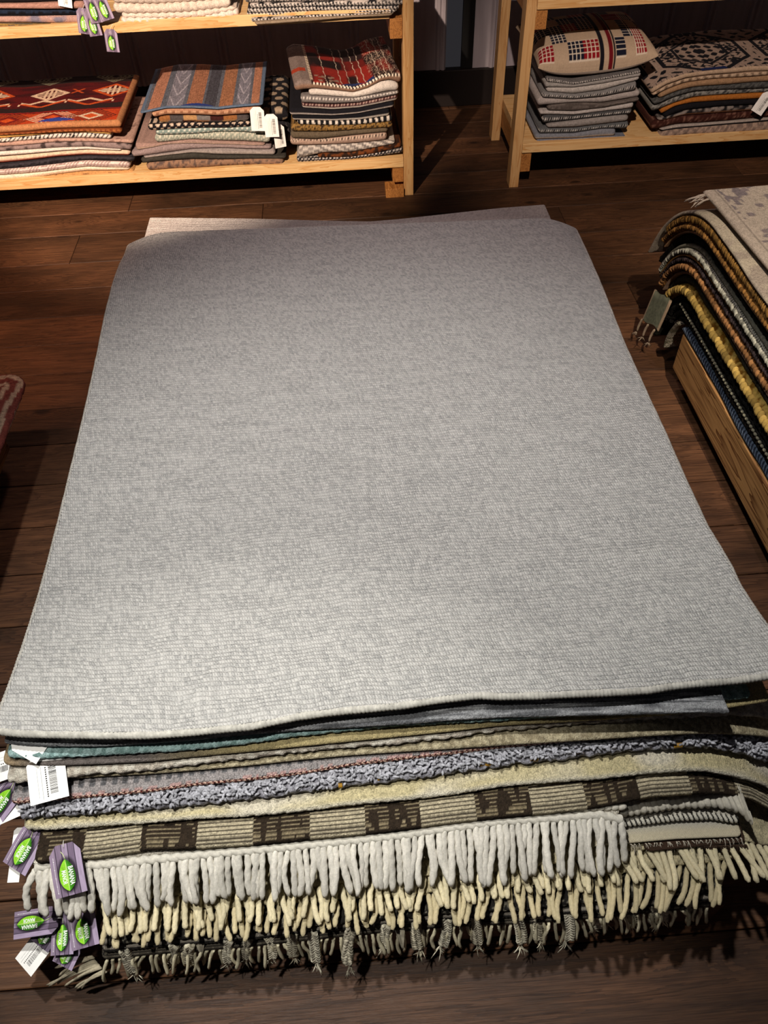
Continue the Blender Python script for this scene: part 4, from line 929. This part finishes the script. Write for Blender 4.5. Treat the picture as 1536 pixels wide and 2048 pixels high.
# R6 grey pink with red stitched edge
l6=[(24,1611),(60,1608),(200,1596),(300,1587),(400,1573),(500,1564),(600,1552),(700,1535),(800,1523),(900,1512),(1000,1499),(1100,1490),(1200,1480)]
def c6(u,v):
    o=full(lin('#918b8a'),u)*(1+.25*(vn(u*180,v*180,2)-.5))[...,None]
    k=(((u/.017)%1<.5)&(v>.018)&(v<.034)&(u<.62)); o[k]=lin('#5c5b5d')
    k=(v>.003)&(v<.010)&(vn(u*150,v*150,4)>.5); o[k]=lin('#a98a86')
    ph=((u+.5*v)/.0085)%1; e=(v<.004); o[e]=np.where((ph<.6)[...,None],lin('#c7a593'),lin('#581a16'))[e]; return o
mrug('stitched_rug','grey patterned rug with red and pink stitched edge above the shaggy one',l6,.327,.34,c6,'knot',disp=rope(.0085,.0012),L=1.2)
# pale rug reaching past the far end
tf=np.array([bz(a,b,.34)[:2] for a,b in ((299,434),(500,436),(640,440),(740,442),(800,437),(900,426),(1000,415),(1090,408))])
xs=np.linspace(tf[0,0],tf[-1,0],300); far=np.interp(xs,tf[:,0],tf[:,1])
N=np.stack([xs,sm(far,11),np.full_like(xs,.335)],1)
U7=slab(N,(0,-1,0),(0,0,1),.011,.9,topgrid(.5,.01),cmott('#c9bfb8',.1),lambda u,v:.003*np.exp(-((v-.07)/.012)**2)); o=link('knitted_rug',U7,M['knit2']); tag(o,'pale pinkish white knitted rug sticking out beyond the far end of the stack','rug')
# R5 tan
l5=[(150,1560),(200,1556),(300,1551),(400,1543),(500,1534),(600,1523),(700,1514),(800,1507),(900,1501),(1000,1494),(1200,1482),(1300,1475),(1400,1470),(1480,1472),(1536,1477),(1552,1483)]
mrug('wool_rug','tan wool rug with ribbed surface above the stitched grey one',l5,.341,.352,cspeck('#bdb193','#978b70',260,.5),'pile',L=.55,sk=-.01,dr=.0000014)
# R4 white fluffy at left / cream at right corner
l4=[(16,1568),(60,1569),(130,1560),(200,1551),(300,1544),(400,1532),(500,1520),(600,1508),(700,1498),(800,1491),(900,1479),(1000,1465),(1200,1448),(1458,1434),(1500,1436),(1536,1441),(1548,1444)]
mrug('fleecy_rug','fleecy off-white rug showing at left and at the right corner of the stack',l4,.353,.367,cspeck('#cfc8ba','#b3a99b',120,.45),'pile',disp=lump(170,.0022),L=.55,sk=-.01,dr=.000001)
# R3 grey brown
l3=[(7,1530),(30,1535),(100,1535),(200,1531),(300,1526),(400,1515),(500,1506),(600,1496),(700,1486),(800,1476),(900,1466),(1000,1454),(1200,1443),(1400,1428),(1540,1405)]
mrug('wool_rug','thin grey brown rug with tan corner just under the teal one',l3,.368,.378,lambda u,v:mixc(lin('#a58f6e'),mixc(lin('#6a625e'),lin('#a8996f'),(u-.22)*7),u*18)*(1+.3*(vn(u*300,v*300,2)-.5))[...,None],'pile',L=.55,sk=-.01)
# R2 teal
l2=[(16,1518),(60,1521),(100,1520),(200,1514),(300,1509),(400,1502),(500,1490),(600,1475),(700,1465),(800,1455),(1000,1445),(1200,1430),(1400,1408),(1502,1399)]
mrug('wool_rug','teal blue rug with short pile beneath the dark grey one',l2,.379,.391,cspeck('#a3bfbd','#7d9a97',140,.5),'pile',disp=lump(250,.0012),L=1.38,sk=-.033)
# R1 dark ribbed grey
l1=[(11,1489),(40,1493),(100,1496),(200,1496),(300,1490),(400,1482),(500,1472),(600,1464),(700,1458),(800,1452),(900,1444),(1000,1438),(1200,1434),(1400,1429),(1458,1430)]
mrug('ribbed_rug','dark grey ribbed rug directly under the large pale top rug',l1,.392,.403,lambda u,v:mixc(lin('#66676a'),lin('#a9aaac'),(vn(u*30,v*520,3)-.5)*3+.4)*(1+.4*(vn(u*400,v*500,5)-.5))[...,None],'pile',disp=lambda u,v:.0008*(np.abs(np.sin(v*PI/.0035+3*vn(u*12,v*8,2)))-.4)+.0012*(vn(u*400,v*400,7)-.5)*(v<.012),top=topgrid(.09,.0016),n=700,L=1.34,sk=-.026,plan=.004)
# ---- top rug
ZT=.42
near=[(-30,1440),(0,1459),(40,1463),(100,1466),(200,1468),(300,1466),(400,1460),(500,1451),(600,1430),(700,1417),(800,1408),(900,1394),(960,1387),(1000,1389),(1100,1386),(1200,1382),(1250,1380),(1300,1376),(1340,1369),(1400,1362),(1460,1357),(1536,1348),(1600,1340)]
Lt=[(0,1447),(25,1378),(50,1300),(77,1200),(103,1100),(128,1000),(153,897),(177,793),(194,713),(209,637),(225,573),(240,530),(254,498)]
Rt=[(1171,500),(1190,545),(1238,663),(1264,722),(1292,785),(1322,850),(1350,912),(1390,1000),(1410,1044),(1436,1087),(1458,1127),(1473,1162),(1502,1212),(1522,1243),(1548,1292),(1570,1340)]
Lw=np.array([bz(a,b,ZT)[:2] for a,b in Lt]); Rw=np.array([bz(a,b,ZT)[:2] for a,b in Rt]); Nw=np.array([bz(a,b,ZT)[:2] for a,b in near])
Lw=Lw[np.argsort(Lw[:,1])]; Rw=Rw[np.argsort(Rw[:,1])]
ZL=.014
Nw=np.array([bz(a,b,ZT+ZL)[:2] for a,b in near])
ynear=lambda x: np.interp(x,Nw[:,0],Nw[:,1])
xl=lambda y: np.interp(y,Lw[:,1],Lw[:,0]); xr=lambda y: np.interp(y,Rw[:,1],Rw[:,0])
nu,nv=260,330; R0=.06; Yb=2.035
us=np.linspace(0,1,nu)
S_=np.linspace(0,1,nv); tot=(Yb-.575)+R0*1.74
P=np.zeros((nv,nu,3)); UVg=np.zeros((nv,nu,2))
Y0L=float(Lw[0,1]); 
for j,s_ in enumerate(S_):
    y_=.575+s_*tot
    ys_=min(y_,Yb)
    a,b=float(xl(ys_)),float(xr(ys_))
    x=a+(b-a)*us
    yn=np.array([ynear(q) for q in x]); yy=yn+(y_-.575)*( (Yb-yn)/(Yb-.575)) if y_<=Yb else np.full(nu,y_)
    z=np.full(nu,ZT)
    if y_>Yb:
        th=(y_-Yb)/R0; yy=np.full(nu,Yb+R0*math.sin(min(th,1.75))); z=np.full(nu,ZT-R0*(1-math.cos(min(th,1.75))))
        sh=.012*(th**1.5); x=x+np.where(us<.08,(1-us/.08)*sh,0)-np.where(us>.92,(us-.92)/.08*sh,0)
    fade=min(1,max(0,(Yb-y_)/.4)) if y_<Yb else 0
    z=z+.004*(vn(x*4,yy*3,8)-.5)*fade+.0035*(vn(x*9,yy*7,9)-.5)*fade
    z=z+ZL*math.exp(-((y_-.575)/.16)**2)
    kc=min(1.,max(0.,(y_-(Yb-.2))/.2)); yy=yy-.055*kc*(np.clip(1-us/.085,0,1)**2+np.clip((us-.93)/.07,0,1)**2)
    yy=yy-.045*x*min(1,max(0,(y_-1.)/1.0))
    P[j]=np.stack([x,yy,z],1); UVg[j]=np.stack([x,np.full(nu,y_)+(yn-.56)*.4],1)
th_=.011
idx=np.arange(nu*nv).reshape(nv,nu)
Qt=np.stack([idx[:-1,:-1],idx[:-1,1:],idx[1:,1:],idx[1:,:-1]],-1).reshape(-1,4)
nrm=np.zeros_like(P); du=np.gradient(P,axis=1); dv=np.gradient(P,axis=0); nrm=np.cross(du,dv); nrm/=np.linalg.norm(nrm,axis=2)[...,None]
Bt=P-nrm*th_
# mild wave of the edge nearest the camera
V=np.concatenate([P.reshape(-1,3),Bt.reshape(-1,3)]); off=nu*nv
Qb=Qt[:,::-1]+off
ring=list(idx[0,:])+list(idx[1:,-1])+list(idx[-1,-2::-1])+list(idx[-2:0:-1,0])
Qs=[(ring[i],ring[i]+off,ring[(i+1)%len(ring)]+off,ring[(i+1)%len(ring)]) for i in range(len(ring))]
me=mesh('top',V,Qt.tolist()+Qb.tolist()+Qs,None,np.concatenate([UVg.reshape(-1,2)]*2))
t0=empty('knitted_rug',(0.,1.25,.41),'large pale grey looped wool rug spread over the central stack','rug')
link('rug_body',me,M['knit'],t0)
def binding(pts,r,name,per,col='#bdb7a6'):
    q=np.asarray(pts); L_=np.r_[0,np.cumsum(np.linalg.norm(np.diff(q,axis=0),axis=1))]; n=int(L_[-1]/.0016)
    ss=np.linspace(0,L_[-1],n); q=np.stack([np.interp(ss,L_,q[:,k]) for k in range(3)],1)
    rad=r*(1+.22*np.abs(np.sin(ss*PI/per)))*(1+.12*(vn(ss*40,0*ss,3)-.5))
    V,Fs,C=tube(q,rad,0,0,9,lin(col),cap=True); 
    C=C*(.82+.35*vn(np.repeat(ss,9)*170,np.tile(np.arange(9),n)*.7,5))[:,None]
    return link(name,mesh(name,V,Fs,C),M['yarn'],t0)
mid=(P+Bt)/2
binding(mid[0],.0056,'edge_binding',.0062,'#c9c6bc'); binding(mid[:,0],.005,'edge_binding',.0062,'#c4c0b6'); binding(mid[:,-1],.005,'edge_binding',.0062,'#c0bbb2')

# ================================================================== HANG TAGS
def textmesh(s_):
    cu=bpy.data.curves.new('txt','FONT'); cu.body=s_; cu.size=1; cu.align_x='CENTER'; cu.align_y='CENTER'; cu.offset=.018; cu.resolution_u=3
    ob=bpy.data.objects.new('txt',cu); COL.objects.link(ob); dg=bpy.context.evaluated_depsgraph_get(); m=bpy.data.meshes.new_from_object(ob.evaluated_get(dg))
    V=np.array([v.co[:] for v in m.vertices]); Fs=[tuple(p.vertices) for p in m.polygons]
    bpy.data.objects.remove(ob); bpy.data.curves.remove(cu); bpy.data.meshes.remove(m)
    return V,Fs
TXT={k:textmesh(k) for k in ('BANANA','MANOR')}
def plate(O,ax,wd,nr,pts,h,name,mat,par,col=None,lift=0):
    n=len(pts); V=[O+ax*(-b)+wd*a+nr*lift for a,b in pts]+[O+ax*(-b)+wd*a+nr*(lift-h) for a,b in pts]
    Fs=[tuple(range(n)),tuple(range(2*n-1,n-1,-1))]+[(i,(i+1)%n,n+(i+1)%n,n+i)[::-1] for i in range(n)]
    me=mesh(name,V,Fs,np.broadcast_to(col if col is not None else np.array([.5]*3),(2*n,3))); return link(name,me,mat,par,False)
TG='printed hang tags'
def frame(top,bot,nhint):
    top=np.asarray(top,float);bot=np.asarray(bot,float); ax=bot-top; L_=np.linalg.norm(ax); ax/=L_   # ax points top->bottom
    wd=np.cross(ax,np.asarray(nhint,float)); wd/=np.linalg.norm(wd)  # candidate
    nr=np.cross(wd,ax); 
    if nr@np.asarray(nhint)<0: nr=-nr
    # right hand side of the card seen from outside with its top up
    up=-ax; wd=np.cross(up,nr); return top,-up,wd,nr,L_
PURP=['#8a7a8e','#7a6a7e','#94849a','#6e5f74','#a090a8','#a090a8']
def banana_tag(top,bot,W,nhint,label,string_to=None,dim=1.,group=None):
    O,ax,wd,nr,L_=frame(top,bot,nhint)
    t=empty('hang_tag',tuple(O),label,'tag',group)
    n=46; m=70
    a=np.linspace(-W/2,W/2,n); b=np.linspace(0,L_,m); A,B=np.meshgrid(a,b,indexing='ij')
    ch=W*.28; lim=np.where(B<ch,W/2-(ch-B)*.8,W/2); A2=np.clip(A,-lim,lim)
    nb=5; k=np.clip(((A+W/2)/W*nb).astype(int),0,nb-1); f=((A+W/2)/W*nb)%1
    c=np.array([lin(p) for p in PURP])[k]*(1+.3*(vn(A*900,B*90,2)-.5))[...,None]
    c[(f<.07)&(k>0)]=lin('#1a1220')
    lx,ly=-.02*W,L_*.60
    d=((A-lx-.01*W)/(W*.28))**2+((B-ly)/(L_*.32))**2; c=c*np.where(d<1.,.2,np.where(d<1.5,.2+(d-1)*1.6,1))[...,None]
    dots=(np.abs(A+W*.39)<W*.018)&(B>L_*.22)&(B<L_*.92)&(((B/(L_*.032))%1)<.55); c[dots]=lin('#e8e4e8')
    bend=.0015*np.sin(B/L_*PI)
    V=O+ax*B[...,None]+wd*A2[...,None]+nr*(bend)[...,None]; V=np.concatenate([V.reshape(-1,3),(V-nr*.0005).reshape(-1,3)])
    idx=np.arange(n*m).reshape(n,m); Q=np.stack([idx[:-1,:-1],idx[:-1,1:],idx[1:,1:],idx[1:,:-1]],-1).reshape(-1,4)
    nv_=np.cross(V[idx[0,1]]-V[idx[0,0]],V[idx[1,0]]-V[idx[0,0]]+1e-9)
    ring=list(idx[0,:])+list(idx[1:,-1])+list(idx[-1,-2::-1])+list(idx[-2:0:-1,0]); of=n*m
    Fs=Q.tolist()+(Q[:,::-1]+of).tolist()+[(ring[i],ring[i]+of,ring[(i+1)%len(ring)]+of,ring[(i+1)%len(ring)]) for i in range(len(ring))]
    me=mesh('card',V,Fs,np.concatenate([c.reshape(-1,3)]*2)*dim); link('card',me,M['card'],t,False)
    # leaf
    lh,lw=L_*.31,W*.25; lf=.0021
    ts=np.linspace(-1,1,41); ww=lambda q: lw*(1-np.abs(q)**2.2)**.8*(1+.12*q)
    VV=[];CC=[]; cols=13
    for q in ts:
        for s_ in np.linspace(-1,1,cols):
            x=lx+s_*ww(q)+.0*q; y=ly+q*lh
            VV.append(O+ax*y+wd*x+nr*(lf+.0012*math.sin(y/L_*PI)*0)); g=lin('#3f8a1e') if s_>0 else lin('#86c62f'); g=g*(.75+.5*vn(s_*4,q*14,3)); 
            if abs(s_)<.1: g=lin('#b9dc7a')
            if s_>.6: g=g*.55
            CC.append(g)
    Fs=[(i*cols+j,i*cols+j+1,(i+1)*cols+j+1,(i+1)*cols+j) for i in range(40) for j in range(cols-1)]
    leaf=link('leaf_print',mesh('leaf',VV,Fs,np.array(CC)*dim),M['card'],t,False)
    leaf['label']='printed green banana leaf'
    st=bez(O+ax*(ly-lh)+wd*lx+nr*lf,O+ax*(ly-lh*1.35)+wd*(lx-W*.02)+nr*lf,O+ax*(L_*.13)+wd*(lx-W*.10)+nr*lf,8)
    V,Fs,C=tube(st,.0006*W/.05,col=lin('#c9d3a0'),seg=5); link('leaf_stalk',mesh('st',V,Fs,C),M['card'],t)
    # lettering reads from top to bottom
    for s_,xo,yo,sz in (('BANANA',W*.10,ly+.02*L_,.27),('MANOR',-W*.12,ly+.03*L_,.25)):
        V,Fs=TXT[s_]; k=W*sz*.72; w0=V[:,0].max()-V[:,0].min(); sx=(L_*(.36 if s_=='BANANA' else .27))/w0
        PP=O+ax*(yo+V[:,0]*sx)[:,None]+wd*(xo+V[:,1]*k*1.1)[:,None]+nr*(lf+.0004)
        me=mesh('lettering',PP,Fs); o=link('lettering',me,M['letter'],leaf,False)
    hole=[(W*.02+W*.05*math.cos(q)+W*.03,-L_*.08-W*.03*math.sin(q)) for q in np.linspace(0,2*PI,14,endpoint=False)]
    plate(O,-ax*-1*-1,wd,nr,[(a_,-b_) for a_,b_ in [(x,-y) for x,y in hole]],.0001,'eyelet',M['graph'],t,lift=.0022) if False else None
    if string_to is not None:
        p0=O+ax*(L_*.07)+nr*.002; p1=np.asarray(string_to,float); V,Fs,C=tube(bez(p0,(p0+p1)/2+np.array([0,0,.006]),p1,8),.0006,seg=5); link('string',mesh('s',V,Fs),M['string'],t)
    return t
def white_tag(top,bot,W,nhint,label,bars=True,side=0,string_to=None,group=None,hole=False):
    O,ax,wd,nr,L_=frame(top,bot,nhint); t=empty('price_tag',tuple(O),label,'tag',group)
    ch=W*.25
    pts=[(-W/2+ch,0),(W/2-ch,0),(W/2,ch),(W/2,L_),(-W/2,L_),(-W/2,ch)]
    n=len(pts); V=[O+ax*b+wd*a for a,b in pts]+[O+ax*b+wd*a-nr*.0005 for a,b in pts]
    Fs=[tuple(range(n))[::-1],tuple(range(n,2*n))]+[(i,(i+1)%n,n+(i+1)%n,n+i) for i in range(n)]
    link('card',mesh('card',V,Fs),M['white'],t,False)
    def rects(R,name,mat):
        V=[];Fs=[]
        for a0,a1,b0,b1 in R:
            o=len(V); V+=[O+ax*b+wd*a+nr*.0003 for a,b in ((a0,b0),(a1,b0),(a1,b1),(a0,b1))]; Fs.append((o+3,o+2,o+1,o))
        return link(name,mesh(name,V,Fs),mat,t,False)
    if bars:
        r2=random.Random(5); b=L_*.22; R=[]
        while b<L_*.86:
            w=r2.choice((.006,.010,.016))*L_; R.append((side*W+W*.0,side*W+W*.2,b,b+w)); b+=w+r2.choice((.008,.014))*L_
        rects(R,'barcode',M['ink'])
        R=[];b=L_*.3
        while b<L_*.9: R.append((side*W-W*.09,side*W-W*.055,b,b+L_*.025)); b+=L_*.045
        rects(R,'small_print',M['ink'])
        rects([(side*W-W*.2,side*W-W*.19,L_*.15,L_*.95),(side*W-W*.3,side*W-W*.293,L_*.3,L_*.9)],'ruled_line',M['graph'])
    if string_to is not None:
        p0=O+ax*(L_*.06)+nr*.001; p1=np.asarray(string_to,float); V,Fs,C=tube(bez(p0,(p0+p1)/2,p1,6),.0006,seg=5); link('string',mesh('s',V,Fs),M['string'],t)
    return t
up_=(-.1,-.45,.9)
banana_tag(bz(78,1652,.285),bz(28,1738,.262),.047,(-.15,-.3,.9),'purple banana leaf tag hanging leftmost beside the cream rug corner',bz(85,1650,.30))
banana_tag(bz(127,1688,.305),bz(144,1790,.268),.0475,(0,-.35,.9),'upright purple banana leaf tag over the left of the thick white fringe',bz(128,1680,.30))
banana_tag(bz(116,1838,.175),bz(28,1852,.15),.040,(-.15,-.3,.9),'purple banana leaf tag lying sideways below the white fringe at lower left',bz(122,1836,.18))
banana_tag(bz(130,1822,.165),bz(124,1910,.142),.036,(0,-.4,.9),'purple banana leaf tag half covered by its neighbour below the white fringe',bz(135,1826,.175))
banana_tag(bz(160,1812,.185),bz(172,1895,.158),.044,(0,-.4,.9),'purple banana leaf tag hanging rightmost below the white fringe',bz(160,1815,.185))
banana_tag(bz(110,1845,.145),bz(78,1892,.135),.038,(0,-.3,.9),'dim purple banana leaf tag tucked behind the others at lower left',bz(112,1842,.16),.35)  # card and leaf colours scaled down for the shade behind the others
banana_tag(bz(150,1880,.13),bz(124,1932,.115),.036,(0,-.4,.9),'purple tag with only its end showing under the two overlapping tags',bz(150,1876,.14))
banana_tag(bz(42,1555,.335),bz(-22,1640,.30),.046,(-.2,-.3,.9),'purple banana leaf tag cut by the left picture edge beside the stack',bz(44,1552,.345))
white_tag(bz(88,1505,.382),bz(100,1602,.352),.058,(0,-.35,.9),'white barcode price tag hanging over the fleecy rug at left',True,.05,bz(86,1500,.38))
white_tag(bz(28,1478,.398),bz(84,1510,.389),.03,(0,-.3,.9),'white tag tip lying on the teal rug at left',False)
white_tag(bz(95,1870,.12),bz(46,1935,.10),.042,(-.2,-.3,.9),'white barcode price tag at the lower left corner of the stack',True,.0,bz(100,1866,.14))
white_tag(bz(70,1600,.325),bz(-30,1645,.30),.026,(-.1,-.3,.9),'blank white tag strip sticking out left above the shaggy rug',False)
white_tag(bz(34,1522,.352),bz(-52,1552,.33),.045,(-.1,-.3,.9),'white printed tag cut by the left picture edge beside the teal rug',True,.0)
white_tag(bz(40,1655,.27),bz(26,1765,.243),.018,(0,-.3,.9),'narrow white tag edge behind the leftmost purple tag',False)
# shelf tags
nv3=(0,-1,.25)
white_tag(bY(513,214,3.055),bY(517,262,3.05),.052,nv3,'white price tag left of two on the striped middle pile',True,.1)
white_tag(bY(540,228,3.05),bY(545,274,3.045),.052,nv3,'white price tag right of two on the striped middle pile',True,.1)
white_tag(bY(556,250,3.07),bY(562,295,3.065),.045,(.4,-1,.25),'tilted white price tag behind the two on the middle pile',True,.1)
white_tag(bY(1540,186,3.07),bY(1512,226,3.06),.05,nv3,'white price tag on the far right medallion pile',True,.0)
white_tag(bY(127,-30,3.06),bY(131,14,3.055),.045,nv3,'white price tag at the top edge on the upper left pile',True,.0)
for k,(a,b,c,d,dy,lab) in enumerate(((165,16,171,68,.0,'purple leaf tag leftmost of the bunch on the upper left shelf'),(177,20,193,72,-.004,'purple leaf tag lowest overlapping in the bunch on the upper left shelf'),(176,-12,195,46,-.008,'purple leaf tag in the middle of the upper left bunch'),(194,-14,217,40,-.012,'purple leaf tag rightmost of the upper left bunch'),(220,58,227,104,-.002,'single purple leaf tag dangling below the upper left board'))):
    banana_tag(bY(a,b,3.052+dy),bY(c,d,3.046+dy),.044,nv3,lab,bY(a+6,b-10,3.052+dy))

# ================================================================== LIGHT
w=bpy.data.worlds.new('world'); sc.world=w; w.use_nodes=True; w.node_tree.nodes['Background'].inputs[0].default_value=(.9,.85,.95,1); w.node_tree.nodes['Background'].inputs[1].default_value=.022
def spot(name,loc,aim,power,col,ang,blend=.5,r=.03):
    l=bpy.data.lights.new(name,'SPOT'); l.energy=power; l.color=col; l.spot_size=math.radians(ang); l.spot_blend=blend; l.shadow_soft_size=r
    o=bpy.data.objects.new(name,l); o.location=loc
    import mathutils
    d=mathutils.Vector(aim)-mathutils.Vector(loc); o.rotation_euler=d.to_track_quat('-Z','Y').to_euler(); COL.objects.link(o); return o
spot('ceiling_or_fill_spot',(-.40,.86,2.8),(-.02,.74,.3),205,(1,.985,.95),62,.95,.045)
spot('ceiling_or_fill_spot',(-.60,.16,2.8),(-.2,.34,.2),185,(1,.97,.90),30,.95,.045)  # front fill added to brighten the fringes, no known lamp
spot('ceiling_or_fill_spot',(-1.05,.25,2.5),(-.62,3.2,.5),900,(1,.79,.62),33,.5,.022)
spot('ceiling_or_fill_spot',(-1.5,1.0,2.7),(-1.3,2.4,0),260,(1,.56,.38),38,1,.05)
spot('ceiling_or_fill_spot',(.1,.55,2.6),(1.35,3.15,.36),330,(1,.80,.67),34,.8,.025)
spot('ceiling_or_fill_spot',(.25,2.5,2.7),(.1,1.65,.4),74,(1,.78,.78),58,1,.06)
spot('ceiling_or_fill_spot',(.5,.1,2.6),(1.28,1.55,.45),330,(1,.86,.68),29,.8,.02)
# ================================================================== CAMERA
cd=bpy.data.cameras.new('camera'); cd.sensor_fit='VERTICAL'; cd.sensor_height=24; cd.lens=F/2048*24; cd.clip_start=.02
co=bpy.data.objects.new('camera',cd); COL.objects.link(co)
import mathutils
Mx=mathutils.Matrix(((AR[0],AU[0],-AW[0],CAM[0]),(AR[1],AU[1],-AW[1],CAM[1]),(AR[2],AU[2],-AW[2],CAM[2]),(0,0,0,1))); co.matrix_world=Mx
sc.camera=co
vs_=sc.view_settings; vs_.view_transform='Standard'; vs_.look='None'; vs_.gamma=1; vs_.use_curve_mapping=False; vs_.exposure=0.16
